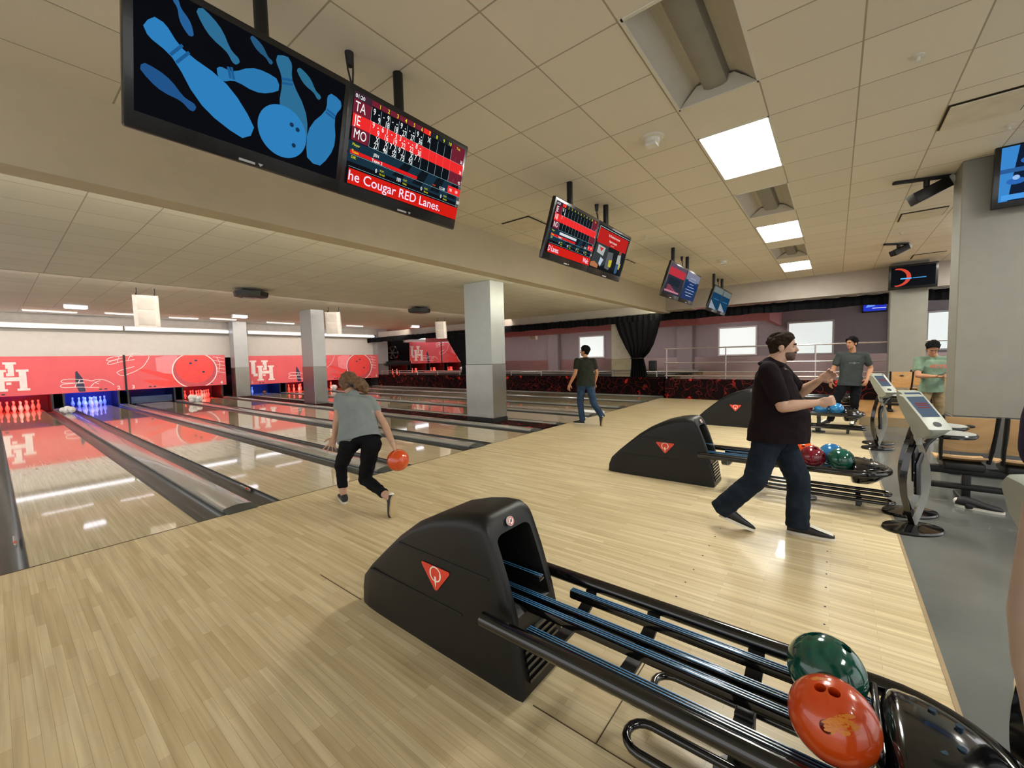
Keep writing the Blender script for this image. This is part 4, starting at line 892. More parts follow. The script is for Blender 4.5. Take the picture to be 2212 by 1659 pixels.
def scr_score(S, players, foot, time='01:20', cur=7, hi=1, totals=('36', '30', '95'), sum_='181', short=False):
    S.rect(0, 0, 1, 1, '0a0d12'); MAR, RED, YEL, WHT, BLU, GRN = '702030', 'f02c2c', 'e0e020', 'ffffff', '16303f', '9ecfd8'
    S.rect(0, 0.25, 1, 0.48, BLU); S.rect(0.42, 0.48, 0.9, 0.60, '12232e')
    for k in range(4): S.poly([(0.35 + 0.18 * k, 0.28), (0.45 + 0.16 * k, 0.5), (0.52 + 0.16 * k, 0.5), (0.44 + 0.18 * k, 0.28)], '0b141b')
    S.rect(0, 0.925, 0.13, 1, '3a2430'); S.text(time, 0.01, 0.94, 0.055, WHT)
    x0, cw = 0.13, 0.0725
    for k in range(10):
        S.rect(x0 + cw * k, 0.935, x0 + cw * (k + 1) - 0.003, 0.995, RED if k + 1 == cur else (MAR if k + 1 < cur else '20262c')); S.text(str(k + 1), x0 + cw * (k + 0.9), 0.945, 0.062, YEL, 'RIGHT')
    S.rect(x0 + cw * 10, 0.77, 1, 0.995, MAR); S.text('Tot.', 0.925, 0.945, 0.045, YEL, 'CENTER')
    rows = [0.77, 0.625, 0.48]; rh = 0.15
    for r, (nm, balls, tots) in enumerate(players):
        y = rows[r]; 
        if r == hi: S.rect(0, y, 1, y + rh - 0.008, RED)
        else: S.rect(0, y, x0 - 0.004, y + rh, MAR); S.rect(x0 + cw * 10, y, 1, y + rh, MAR); 
        if r != hi: S.rect(x0 + 0.002, y + 0.004, x0 + cw * 10 - 0.003, y + rh - 0.004, '0b1014')
        S.text(nm, 0.012, y + 0.03, 0.15, WHT, bold=0.0, sx=0.72)
        for k in range(11): S.rect(x0 + cw * k - 0.001, y, x0 + cw * k + 0.001, y + rh, GRN if r != hi else 'ff6a60')
        S.rect(x0, y - 0.002, 1, y + 0.001, GRN if r != hi else 'ff6a60')
        for k, b_ in enumerate(balls):
            for j, ch in enumerate(b_):
                if ch != ' ': S.text(ch, x0 + cw * k + cw * (0.28 + 0.48 * j), y + 0.078, 0.096, WHT, 'CENTER', bold=0.006, sx=0.68)
        for k, s_ in enumerate(tots): S.text(s_, x0 + cw * (k + 0.92), y + 0.006, 0.096, WHT, 'RIGHT', bold=0.006, sx=0.64)
        if r < len(totals) and totals[r]: S.text(totals[r], 0.985, y + 0.015, 0.06, WHT, 'RIGHT', sx=0.75)
        S.rect(x0 + cw * 10 + 0.05, y, x0 + cw * 10 + 0.052, y + 0.07, 'a05060')
    for s_, v in (('Player', 0.425), ('Team', 0.355), ('Diff.', 0.285)): S.text(s_, 0.01, v, 0.04, YEL)
    S.text(foot[0], 0.17, 0.40, 0.05, WHT); S.rect(0.0, 0.335, 0.55, 0.375, 'e01c1c'); S.text('Team', 0.01, 0.345, 0.04, YEL); S.text(foot[1], 0.16, 0.335, 0.05, WHT)
    S.rect(0, 0.325, 1, 0.328, GRN); S.rect(0, 0.19, 1, 0.193, GRN)
    for k, (a, l1, l2) in enumerate((('0', 'TOT.', 'Pin fall'), (foot[2], 'TOT.', 'Hdcp'), ('0', 'TOT.', 'Bonus'), ('0', 'TOT.', 'Points'), (foot[2], '', ''))):
        u = 0.21 + 0.2 * k; S.text(a, u, 0.225, 0.065, WHT, 'RIGHT', sx=0.8)
        if l1: S.text(l1, u + 0.02, 0.255, 0.03, YEL); S.text(l2, u + 0.02, 0.215, 0.03, YEL)
    S.text('mph', 0.70, 0.345, 0.035, 'c84a20'); S.text('12.38', 0.77, 0.335, 0.05, WHT); S.rect(0.86, 0.33, 1, 0.43, RED); S.text(sum_, 0.875, 0.36, 0.055, WHT, sx=0.75); S.text(sum_, 0.94, 0.36, 0.055, WHT, sx=0.75)
    S.rect(0, 0.0, 1, 0.17, 'd41c10')
def scr_lane1(S):
    scr_score(S, [('TA', ['9-', '-9', '--', '9-', '--', '9-', ' X'], ['9', '18', '18', '27', '27', '36']), ('JE', ['9-', '61', '-3', '3-', '--', '8-'], ['9', '16', '19', '22', '22', '30']), ('MO', [' X', ' X', '72', '9/', ' X', '7/'], ['27', '46', '55', '75', '95'])], ('JEN', 'Team 2', '181'))
    S.text('he Cougar RED Lanes.', 0.0, 0.04, 0.16, 'ffe8ff', bold=0.006, sx=1.0)
def scr_lane3(S):
    scr_score(S, [('JE', ['81'], ['9']), ('NI', ['1 '], []), ('NO', [], [])], ('', 'Team 1', '20'), cur=1, totals=('9', '1', ''), sum_='20')
    S.text('D Lanes.', 0.0, 0.035, 0.15, 'ffe8ff', sx=0.8); S.text('Welc', 0.82, 0.035, 0.15, 'ffe8ff', sx=0.8); S.rect(0.16, 0.40, 0.55, 0.45, 'd8dce0')
def scr_tech(S):
    S.rect(0, 0, 1, 1, '16191a'); S.rect(0.03, 0.60, 0.97, 0.93, 'b81e18'); S.rect(0.02, 0.955, 0.98, 0.965, 'c8d8d8'); S.rect(0.02, 0.66, 0.027, 0.965, 'a8b8b8')
    S.text('The Technician has arrived.', 0.5, 0.82, 0.075, 'ffe8e0', 'CENTER', sx=0.8); S.text('Repair in progress.', 0.5, 0.70, 0.075, 'ffe8e0', 'CENTER', sx=0.8); S.text('please wait', 0.5, 0.63, 0.04, 'e8b0a8', 'CENTER')
    S.rect(0.0, 0.0, 0.9, 0.10, '0c0e10'); S.poly([(0.05, 0.60), (0.40, 0.60), (0.46, 0.2), (0.3, 0.08), (0.0, 0.1)], '343a3a'); S.poly([(0.10, 0.56), (0.32, 0.54), (0.30, 0.34), (0.10, 0.38)], 'aeb4b0'); S.poly([(0.15, 0.52), (0.27, 0.51), (0.21, 0.42)], 'c82c30')
    S.poly([(0.0, 0.12), (0.1, 0.16), (0.22, 0.1), (0.22, 0.02), (0.0, 0.03)], 'b07048'); S.poly([(0.24, 0.30), (0.34, 0.26), (0.28, 0.08), (0.22, 0.14)], 'b8c8d8')
    S.poly([(0.42, 0.48), (0.58, 0.50), (0.62, 0.2), (0.55, 0.06), (0.42, 0.08)], '5a5e60'); S.poly([(0.50, 0.30), (0.60, 0.32), (0.60, 0.14), (0.52, 0.14)], 'c8b828')
    S.poly([(0.74, 0.50), (0.84, 0.52), (0.88, 0.3), (0.82, 0.05), (0.76, 0.05)], 'a8aca8'); S.poly([(0.75, 0.28), (0.84, 0.28), (0.84, 0.06), (0.79, 0.02), (0.75, 0.06)], '3a5a78'); S.poly([(0.76, 0.60), (0.84, 0.60), (0.84, 0.52), (0.76, 0.52)], '8a4838'); S.poly([(0.86, 0.3), (0.90, 0.32), (0.89, 0.16), (0.86, 0.16)], 'c8b828')
def scr_info(S, top='7a7c90'):
    S.rect(0, 0, 1, 1, '22345c'); S.rect(0, 0.72, 1, 1, top); S.rect(0, 0.4, 1, 0.62, '123060')
    for k, wd in enumerate((0.4, 0.6, 0.3, 0.5, 0.66, 0.6, 0.45)): S.rect(0.5 - wd / 2, 0.80 - 0.11 * k, 0.5 + wd / 2, 0.825 - 0.11 * k, '9aa8c8')
def scr_lane5(S):
    S.rect(0, 0, 1, 1, '2a2c38'); S.rect(0, 0.62, 1, 0.88, 'b8303c'); S.rect(0, 0.88, 1, 1, '5a4a5a'); S.rect(0.1, 0.3, 0.8, 0.55, '1a242c'); S.rect(0, 0.06, 0.9, 0.12, 'b87a88')
    for k in range(5): S.rect(0.1, 0.28 - 0.04 * k, 0.3 + 0.1 * k, 0.295 - 0.04 * k, 'c05060')
def scr_blue(S):
    S.rect(0, 0, 1, 1, '0e3a58'); S.rect(0, 0.74, 1, 1, '6a7270'); S.poly([(0, 0), (0.8, 0), (0, 0.38)], '8a94a0'); S.rect(0.2, 0.45, 0.8, 0.48, '3a7098')
MW, MH = 1.055, 0.66; TILT = radians(18)
def monitor(x, label, fn, hinge=-1, w_=MW, loc=None, rot=None, pole=True, group='score monitors hanging from the ceiling'):
    t = thing('score_monitor', label, 'monitor', loc or (x, 2.50, 2.93), 0, group); t.rotation_euler = rot or (TILT, 0, 0)
    h = MB(); h.rbox(-w_ / 2, w_ / 2, 0.0, 0.05, -MH / 2, MH / 2, 0.012, seg=2); h.rbox(-w_ * 0.38, w_ * 0.38, 0.045, 0.11, -MH * 0.36, MH * 0.36, 0.03, seg=2); h.build('housing', MONB, t)
    S = Scr(w_ - 0.075, MH - 0.115); fn(S); o = S.build(t); o.location = (0, -0.0012, 0.022)
    lg = MB(); lg.box(-0.06, 0.02, -0.002, 0.0, -MH / 2 + 0.012, -MH / 2 + 0.024); lg.prism([(0.035, 0, -MH / 2 + 0.026), (0.062, 0, -MH / 2 + 0.026), (0.048, 0, -MH / 2 + 0.010)], (0, -0.002, 0)); lg.build('maker_badge', mat('pale grey badge', 'a0a0a0', 0.4), t)
    return t
def pole(x, label, z0=3.1, y=2.58):
    t = thing('ceiling_pole', label, 'mounting pole', (x, y, ZC), 0, 'black poles carrying the score monitors')
    MB().cyl((0, 0, 0), (0, 0, -0.52), 0.036, seg=16).build('tube', BLKPL, t); MB().rbox(-0.05, 0.06, -0.05, 0.05, -0.56, -0.5, 0.008).cyl((0.055, 0.01, -0.53), (0.085, 0.01, -0.53), 0.02, seg=8).box(-0.03, 0.03, -0.03, 0.04, -0.8, -0.54).build('bracket', BLKPL, t)
MX = [(0.98, 2.02), (4.42, 5.46), (8.43, 9.5), (11.95, 13.0)]
SCRN = [(scr_pins, scr_lane1), (scr_lane3, scr_tech), (scr_lane5, scr_info), (scr_blue, scr_blue)]
MLAB = [('largest hanging monitor, its screen showing blue bowling pins on black', 'large hanging monitor with the red and black score table reading RED Lanes'), ('left monitor of the second hanging pair, showing a score table with one red row', 'right monitor of the second hanging pair, showing a red notice over machinery'),
        ('left monitor of the third hanging pair, red and grey screen', 'right monitor of the third hanging pair, blue text screen'), ('left monitor of the farthest hanging pair, blue and white screen', 'right monitor of the farthest hanging pair, blue and white screen')]
PX = [(1.07, 2.0), (4.5, 5.5), (8.55, 9.55), (12.05, 13.05)]
for i, (a, b_) in enumerate(MX):
    monitor(a, MLAB[i][0], SCRN[i][0]); monitor(b_, MLAB[i][1], SCRN[i][1])
    nm = ('nearest', 'second', 'third', 'farthest')[i]
    pole(PX[i][0], 'left black pole holding the %s monitor pair' % nm); pole(PX[i][1], 'right black pole holding the %s monitor pair' % nm)
    cbx = (PX[i][1] - 0.34) if i == 0 else PX[i][1] - 0.12
    c_ = MB(); 
    for dx in (-0.012, 0.014): c_.tube([(cbx + dx * 2, 2.66, ZC), (cbx + dx * 1.5, 2.655, 3.5), (cbx + dx * 0.3, 2.64, 3.4), (cbx - 0.01, 2.60, 3.2)], 0.006, seg=6)
    c_.cyl((cbx, 2.66, ZC - 0.002), (cbx, 2.66, ZC - 0.09), 0.03, 0.02, seg=12)
    tag(c_.build('monitor_cable', BLACKP), 'black cable pair dropping from the ceiling to the %s monitor pair' % nm, 'cable', 'cables of the hanging monitors')
# television on the right column, on the far column, and blue one
def scr_tv(S):
    S.rect(0, 0, 1, 1, '0c1c34'); S.poly([(0, 0), (0.07, 0), (0.13, 1), (0, 1)], '3a88d0'); S.rect(0.0, 0.52, 0.2, 0.6, '2a5c98'); S.rect(0.42, 0.3, 1, 0.42, '3a78c0'); S.rect(0.4, 0.1, 1, 0.3, '101c2c')
    for cx, cy, r in ((0.22, 0.78, 0.06), (0.12, 0.42, 0.055), (0.3, 0.40, 0.06), (0.5, 0.72, 0.07), (0.68, 0.75, 0.06), (0.85, 0.72, 0.07), (0.45, 0.35, 0.08), (0.62, 0.4, 0.07), (0.82, 0.4, 0.07)):
        S.poly([(cx + r * 1.3 * cos(k * pi / 8), cy - r * 1.2 + r * 1.1 * sin(k * pi / 8)) for k in range(16)], '2a68b8'); S.poly([(cx + r * 0.5 * cos(k * pi / 8), cy + r * 0.8 * sin(k * pi / 8)) for k in range(16)], '9ac0f0')
    S.rect(0.02, 0.02, 0.34, 0.12, '4a9ce8')
def scr_ring(S):
    S.rect(0, 0, 1, 1, '0a0c10'); n = 24
    o1 = [(0.14 + 0.32 * cos(radians(-95 + 190 * k / n)), 0.48 + 0.46 * sin(radians(-95 + 190 * k / n))) for k in range(n + 1)]; i1 = [(0.10 + 0.26 * cos(radians(-95 + 190 * k / n)), 0.48 + 0.40 * sin(radians(-95 + 190 * k / n))) for k in range(n + 1)]
    for k in range(n): S.poly([o1[k], o1[k + 1], i1[k + 1], i1[k]], 'd84a38')
    S.rect(0.22, 0.37, 0.48, 0.43, '5ab8f8'); S.rect(0.50, 0.38, 0.80, 0.42, '4aa0e0')
def scr_game(S): S.rect(0, 0, 1, 1, '2838c8'); S.poly([(0.1, 0.3), (0.5, 0.4), (0.6, 0.9), (0.3, 0.95)], '6a9cf8'); S.rect(0.4, 0.2, 1, 0.26, 'e0e8ff'); S.poly([(0.5, 0.5), (0.9, 0.45), (0.8, 0.8)], '1a2890')
def wall_tv(loc, rz, w_, h, fn, label, tilt=0.12):
    t = thing('television', label, 'television', loc, 0); t.rotation_euler = (tilt, 0, rz)
    MB().rbox(-w_ / 2, w_ / 2, 0, 0.06, -h / 2, h / 2, 0.01, seg=2).build('housing', MONB, t); S = Scr(w_ - 0.09, h - 0.11); fn(S); o = S.build(t); o.location = (0, -0.0012, 0.01)
    MB().rbox(-0.06, 0.06, 0.05, 0.16, -0.1, 0.1, 0.01).build('wall_bracket', BLKPL, t)
wall_tv((6.83, -1.83, 3.32), radians(-90), 1.05, 0.66, scr_tv, 'television with a bluish picture on the wide grey column, cut by the right edge')
wall_tv((13.80, -1.42, 3.24), radians(-90), 0.86, 0.58, scr_ring, 'dark television showing a red ring, mounted near the end of the curtain rail')
wall_tv((22.83, -1.24, 3.35), radians(-90), 0.8, 0.58, scr_game, 'small television with a bright blue picture far behind, under the curtain rail')
# ---------------------------------------------------------------- ceiling items
def smoke(x, y, label):
    t = thing('smoke_detector', label, 'smoke detector', (x, y, ZC), 0, 'smoke detectors'); MB().rev([(0.11, 0.0), (0.11, -0.012), (0.075, -0.02), (0.072, -0.05), (0.05, -0.062)], seg=28).build('mounting_plate', WHMET, t)
    MB().box(-0.045, 0.045, -0.05, 0.05, -0.085, -0.045).build('strobe_lens', mat('clear strobe lens', 'c8c8c4', 0.15, coat=0.5), t)
smoke(4.14, 1.45, 'white smoke detector left of the largest lit ceiling light'); smoke(10.5, 2.06, 'white smoke detector right of the third monitor pair')
def vent(x0, y0, label, zc=ZC):
    t = thing('ceiling_vent', label, 'air vent', (x0, y0, zc), 0, 'square air vents')
    MB().box(0.035, 0.565, 0.035, 0.565, -0.003, 0.0).build('slot', mat('shadowed vent slot', '40382c', 0.8), t, smooth=False); MB().rbox(0.05, 0.55, 0.05, 0.55, -0.022, -0.010, 0.004, seg=1).build('face_plate', mat('vent face plate', 'c4bca8', 0.6), t)
    MB().box(0.2, 0.4, 0.2, 0.4, -0.012, 0).build('hanger', DARK, t, smooth=False)
vent(5.07, 3.6, 'square air vent left of the second monitor pair'); vent(5.3, -1.3, 'square air vent near the right edge, above the wide column'); vent(8.95, -1.33, 'square air vent beside the black ceiling projector'); vent(8.75, 3.6, 'square air vent partly hidden behind the second monitor pair'); vent(13.0, -1.9, 'farthest square air vent, above the ring television')
for i, (x, y) in enumerate(((4.30, -0.43), (7.4, 2.7), (2.2, -1.3), (6.2, -1.27), (10.4, -0.9))):
    t = MB().rev([(0.035, 0), (0.035, -0.008), (0.012, -0.012), (0.012, -0.04), (0.02, -0.045)], (0, 0, 0), seg=14).build('sprinkler_head', WHMET, loc=(x, y, ZC)); tag(t, 'small sprinkler head in the front ceiling, ' + ('above the near kiosk', 'right of the second monitor pair', 'behind the camera', 'left of the wide grey column', 'before the farthest vent')[i], 'sprinkler', 'sprinkler heads')
def projector(x, y, label, s=1.0, rz=0.5):
    t = thing('spotlight', label, 'spotlight', (x, y, ZC), rz, 'black ceiling spotlights')
    MB().box(-0.2 * s, 0.3 * s, -0.03, 0.03, -0.03, 0).cyl((0, 0, 0), (0, 0, -0.1 * s), 0.03).build('track', BLACKP, t)
    b = MB(); b.xf = Matrix.Translation((0, 0, -0.17 * s)) @ Matrix.Rotation(0.45, 4, 'Y'); b.rbox(-0.2 * s, 0.14 * s, -0.08 * s, 0.08 * s, -0.06 * s, 0.06 * s, 0.01); b.build('body', BLKPL, t)
    b = MB(); b.xf = Matrix.Translation((0, 0, -0.17 * s)) @ Matrix.Rotation(0.45, 4, 'Y'); b.cyl((-0.2 * s, 0, 0), (-0.26 * s, 0, 0), 0.06 * s, 0.065 * s, seg=18).box(-0.15 * s, 0.1 * s, -0.085 * s, -0.08 * s, -0.05 * s, -0.02 * s); b.build('lens_rim', WHMET, t)
projector(7.35, -0.85, 'black spotlight on the ceiling beside the wide grey column', 1.1, 1.9); projector(11.4, -0.95, 'small black spotlight on the ceiling before the ring television', 0.9, 2.2)
# conduit and strips right of the far ceiling
for i, (x, y, l) in enumerate(((9.6, -1.75, 1.2), (12.2, -2.3, 1.4))):
    t = thing('batten_light', 'thin lit batten on the ceiling %s the wide grey column' % ('just left of' if i == 0 else 'farther away left of'), 'ceiling light', (x, y, ZC), 0, 'battens over the seating area')
    MB().box(0, l, -0.05, 0.05, -0.04, 0).build('housing', WHMET, t, smooth=False); MB().box(0.02, l - 0.02, -0.04, 0.04, -0.055, -0.04).build('lens', emit('seating batten', 'fff4e4', 9.0), t, smooth=False)
# hanging loudspeakers over the lanes
SPKW = mat('off white speaker cabinet', 'cfcac0', 0.45); GRL = mat('off white speaker grille', 'bdb8ae', 0.6, bump=0.2, bscale=300)
def speaker(x, y, rz, label, s=1.0, zc=3.45):
    t = thing('loudspeaker', label, 'loudspeaker', (x, y, zc), 0, 'white hanging loudspeakers'); t.rotation_euler = (0, 0, rz)
    b = MB(); b.xf = Matrix.Translation((0, 0, -0.55 * s)) @ Matrix.Rotation(radians(10), 4, 'X')
    n = [(-0.24, 0.0), (-0.24, -0.14), (-0.16, -0.2), (0.16, -0.2), (0.24, -0.14), (0.24, 0.0), (0.16, 0.2), (-0.16, 0.2)]
    b.prism([(a * s, c * s, -0.38 * s) for a, c in n], (0, 0, 0.76 * s)); b.build('cabinet', SPKW, t, smooth=False)
    b = MB(); b.xf = Matrix.Translation((0, 0, -0.55 * s)) @ Matrix.Rotation(radians(10), 4, 'X'); b.rbox(-0.15 * s, 0.15 * s, -0.212 * s, -0.2 * s, -0.33 * s, 0.02 * s, 0.004).rbox(-0.15 * s, 0.15 * s, -0.212 * s, -0.2 * s, 0.04 * s, 0.33 * s, 0.004); b.build('grille', GRL, t)
    c = MB()
    for sx in (-0.17, 0.17): c.cyl((sx * s, 0.02, 0.0), (sx * s, 0.0, -0.2 * s), 0.008, seg=6).cyl((sx * s, -0.1 * s, -0.2 * s), (sx * s, -0.1 * s, -0.14 * s), 0.015, seg=6)
    c.build('hanging_chain', BLKPL, t)
speaker(2.50, 13.4, -0.25, 'white hanging loudspeaker above the blue lit pins, leftmost of all'); speaker(7.55, 13.8, -0.75, 'white hanging loudspeaker just right of the column behind the bowler'); speaker(12.9, 14.2, -0.95, 'white hanging loudspeaker left of the nearest square column'); speaker(19.2, 13.5, -1.2, 'white hanging loudspeaker beyond the curtain, above the walking man', 0.95)
# dark hexagonal ceiling units
HEXM = mat('charcoal effect light casing', '1c1a1a', 0.5)
for x, y, lb in ((4.05, 11.2, 'flat dark hexagonal light unit under the lane ceiling, the left one'), (9.2, 11.2, 'flat dark hexagonal light unit under the lane ceiling, the right one')):
    t = thing('effect_light', lb, 'effect light', (x, y, 3.33), 0.2, 'dark hexagonal ceiling units')
    MB().rev([(0.22, -0.20), (0.36, -0.18), (0.38, -0.07), (0.34, -0.06)], seg=8).build('casing', HEXM, t, angle=20); MB().rev([(0.05, -0.215), (0.2, -0.205), (0.2, -0.2)], seg=8).build('lens', mat('smoky lens', '3a2a28', 0.2), t)
    MB().cyl((-0.12, 0, 0), (-0.12, 0, -0.08), 0.015, seg=8).cyl((0.12, 0, 0), (0.12, 0, -0.08), 0.015, seg=8).box(-0.2, 0.2, -0.04, 0.04, -0.015, 0).build('hanger', BLKPL, t)

# ---------------------------------------------------------------- black curtain
XC = 14.85
def valance():
    mb = MB(); ys = [-3.2 + 0.06 * k for k in range(int(26.4 / 0.06))]; vs = []
    for k, y in enumerate(ys):
        wv = 0.025 * sin(k * 1.9) + 0.012 * sin(k * 0.7); sag = 0.012 * sin(k * 0.31); xx = XC if y < 14 else XC
        vs += [(xx + wv, y, 2.99 + 0.01 * sin(k * 0.9)), (xx - 0.03 + wv * 1.3, y, 2.93), (xx - 0.035 + wv * 1.2, y, 2.80), (xx - 0.02 + wv, y, 2.715 + sag), (xx + 0.015 + wv, y, 2.715 + sag), (xx + 0.02 + wv, y, 2.99)]
    n = len(ys); mb.add(vs, [(6 * i + k, 6 * i + (k + 1) % 6, 6 * i + 6 + (k + 1) % 6, 6 * i + 6 + k) for i in range(n - 1) for k in range(6)]); return mb
tag(valance().build('curtain_valance', FABRIC), 'long black gathered valance running above the railing and raised lanes', 'curtain')
t = thing('curtain_rail', 'thin metal rail with drop rods above the black valance', 'rail', (XC, 10, 3.0)); MB().tube([(0.0, -13.2, 0.012), (0, 13.2, 0.012)], 0.012, seg=6).build('rail', KSIL, t)
rd = MB()
for y in (0.3, 9.2, 14.5): rd.cyl((0, y - 10, 0.01), (0, y - 10, 0.62 if y < 4.6 else 0.33), 0.008, seg=6)
rd.build('drop_rod', KSIL, t)
def drape(stations, label, seed):
    # stations: (z, y_left, y_right); pleated cloth between
    mb = MB(); n = 46; vs = []; rnd = random.Random(seed); ph = [rnd.random() * 0.8 for _ in range(n + 1)]
    zs = []
    for i in range(len(stations) - 1):
        a, b_ = stations[i], stations[i + 1]
        for j in range(6):
            f = j / 6; zs.append(tuple(a[q] + (b_[q] - a[q]) * f for q in range(3)))
    zs.append(stations[-1])
    for (z, yl, yr) in zs:
        wd = abs(yl - yr)
        for k in range(n + 1):
            f = k / n; dep = 0.05 * sin(f * n * 0.95 + ph[k]) * (0.6 + 0.8 * (wd < 0.9)); vs.append((XC - 0.06 + dep, yl + (yr - yl) * f, z))
    m = n + 1; R_ = len(zs); back = [(v[0] + 0.035, v[1], v[2]) for v in vs]; o = len(vs)
    fs = [(i * m + k, i * m + k + 1, (i + 1) * m + k + 1, (i + 1) * m + k) for i in range(R_ - 1) for k in range(n)]
    fs += [(o + i * m + k, o + (i + 1) * m + k, o + (i + 1) * m + k + 1, o + i * m + k + 1) for i in range(R_ - 1) for k in range(n)]
    fs += [(i * m, (i + 1) * m, o + (i + 1) * m, o + i * m) for i in range(R_ - 1)] + [(i * m + n, o + i * m + n, o + (i + 1) * m + n, (i + 1) * m + n) for i in range(R_ - 1)]
    mb.add(vs + back, fs); t = thing('tied_curtain', label, 'curtain', (XC, (stations[0][1] + stations[0][2]) / 2, 0), 0, 'black tied-back curtains')
    mb.build('cloth', FABRIC, t, world=True, angle=80); s = stations[-3]
    MB().tube([(XC - 0.06 + 0.09 * cos(a * pi / 8), (s[1] + s[2]) / 2 + abs(s[1] - s[2]) * 0.5 * sin(a * pi / 8), s[0]) for a in range(16)], 0.03, closed=True).build('tie_band', BLKPL, t, world=True)
drape([(2.75, 6.62, 4.90), (2.3, 6.45, 5.02), (1.9, 6.25, 5.15), (1.6, 6.1, 5.32), (1.40, 5.98, 5.52), (1.1, 6.0, 5.45), (0.70, 6.05, 5.38)], 'black curtain gathered and tied beside the pale column', 2)
drape([(2.75, 16.0, 12.4), (2.2, 15.6, 12.5), (1.7, 15.2, 12.6), (1.4, 14.95, 12.7), (1.15, 14.85, 13.2), (0.9, 14.9, 13.2), (0.75, 15.0, 13.1)], 'black curtain gathered and tied left of the nearest square column', 5)
sp_ = MB().rbox(-0.12, 0.12, -0.12, 0.12, -0.2, 0.16, 0.04).build('curtain_weight_bag', BLKPL, loc=(XC - 0.12, 5.15, 1.15)); tag(sp_, 'black bag tied beside the gathered curtain by the pale column', 'bag')
tag(MB().rbox(0, 0.25, 0, 0.6, 0, 0.42, 0.02).build('utility_box', mat('pinkish white box', 'c8a8a0', 0.5), loc=(14.95, 12.6, 0.0)), 'small pale box standing by the carpet wall, left of the nearest column', 'box')
# ---------------------------------------------------------------- railings
RAILM = mat('satin steel railing', 'a8a0a0', 0.3, metal=0.6)
def railing(x, y0, y1, zs, posts, ztop, zb, label):
    t = thing('railing', label, 'railing', (x, (y0 + y1) / 2, zb))
    for z in zs: MB().tube([(x, y0, z), (x, y1, z)], 0.022, seg=8).build('rail', RAILM, t, world=True)
    for y in posts: MB().cyl((x, y, zb), (x, y, ztop), 0.02, seg=8).build('post', RAILM, t, world=True)
railing(14.52, -2.6, 4.66, (1.70, 1.22, 0.92, 0.78), (4.6, 2.75, 0.45, -1.2), 1.70, 0.68, 'tall steel railing on the carpet wall behind the approach')
railing(15.28, 4.9, 22.5, (0.93, 0.82), tuple(5.2 + 1.72 * k for k in range(11)), 0.93, 0.70, 'low steel railing on the patterned carpet wall along the lanes')
# ---------------------------------------------------------------- benches
SEATW = planks('orange beech seat shell', 'cfa878', 'c8a070', 'b08858', 4.0, 9.0, 0.3, coat=0.3)
def bench(x, y, z, label, n=2, rz=0.0, pitch=0.40, group='wooden seat benches'):
    t = thing('seat_bench', label, 'bench', (x, y, z), rz, group)
    for k in range(n):
        yy = -pitch * k; w_ = 0.155
        # backrest facing +x, leaning towards -x at the top
        bk = MB(); P0, P1 = (0.02, 0.52), (-0.10, 0.86); vs = []
        for j in range(9):
            f = j / 8; px = P0[0] + (P1[0] - P0[0]) * f - 0.02 * sin(pi * f); pz = P0[1] + (P1[1] - P0[1]) * f; ww = w_ * (0.96 + 0.06 * f)
            for i in range(7): g_ = i / 6 * 2 - 1; vs.append((px - 0.015 * (1 - g_ * g_), yy + g_ * ww, pz))
        m = 7; o = len(vs); vs += [(a + 0.014, b_, c) for a, b_, c in vs]
        fs = [(j * m + i, j * m + i + 1, (j + 1) * m + i + 1, (j + 1) * m + i) for j in range(8) for i in range(6)]; fs += [tuple(o + q for q in reversed(f)) for f in fs]
        rim = [i for i in range(7)] + [j * m + 6 for j in range(1, 9)] + [8 * m + i for i in range(5, -1, -1)] + [j * m for j in range(7, 0, -1)]
        fs += [(rim[i], o + rim[i], o + rim[(i + 1) % len(rim)], rim[(i + 1) % len(rim)]) for i in range(len(rim))]
        bk.add(vs, fs); back_ = bk.build('backrest', SEATW, t)
        h = MB(); h.ell((-0.112, yy, 0.78), (0.012, 0.035, 0.014), seg=14, rings=8); h.build('grip_hole', BLACKP, back_)
        st = MB(); vs = []
        for j in range(9):
            f = j / 8; px = 0.02 + 0.40 * f; pz = 0.44 - 0.03 * sin(pi * f) + (0.03 * (1 - f) ** 4) - 0.03 * f ** 6
            for i in range(7): g_ = i / 6 * 2 - 1; vs.append((px, yy + g_ * (w_ + 0.02), pz + 0.012 * g_ * g_))
        vs += [(a, b_, c - 0.018) for a, b_, c in vs]
        fs = [(j * m + i, (j + 1) * m + i, (j + 1) * m + i + 1, j * m + i + 1) for j in range(8) for i in range(6)]; fs += [tuple(o + q for q in reversed(f)) for f in fs]; fs += [(rim[i], rim[(i + 1) % len(rim)], o + rim[(i + 1) % len(rim)], o + rim[i]) for i in range(len(rim))]
        st.add(vs, fs); st.build('seat', SEATW, t)
        for sy in (-1, 1):
            a = MB(); a.tube([(0.05, yy + sy * (w_ + 0.0), 0.42), (0.0, yy + sy * (w_ + 0.012), 0.55), (-0.10, yy + sy * (w_ + 0.02), 0.87)], 0.016, seg=8, flat=(1, 1)); a.build('side_bar', BLKPL, t)
        MB().rbox(0.03, 0.36, yy - w_ * 0.9, yy + w_ * 0.9, 0.33, 0.41, 0.02).build('seat_pan', BLKPL, t)
    yc = -pitch * (n - 1) / 2; L_ = pitch * n / 2 + 0.05
    MB().rbox(0.15, 0.23, yc - L_, yc + L_, 0.27, 0.34, 0.008).rbox(0.15, 0.23, yc - L_, yc + L_, 0.12, 0.17, 0.008).build('beam', BLKPL, t)
    for yy in (yc - L_ * 0.55, yc + L_ * 0.55):
        MB().rbox(0.16, 0.22, yy - 0.03, yy + 0.03, 0.03, 0.3, 0.006).rbox(-0.08, 0.45, yy - 0.045, yy + 0.045, 0.0, 0.05, 0.015).build('leg', BLKPL, t)
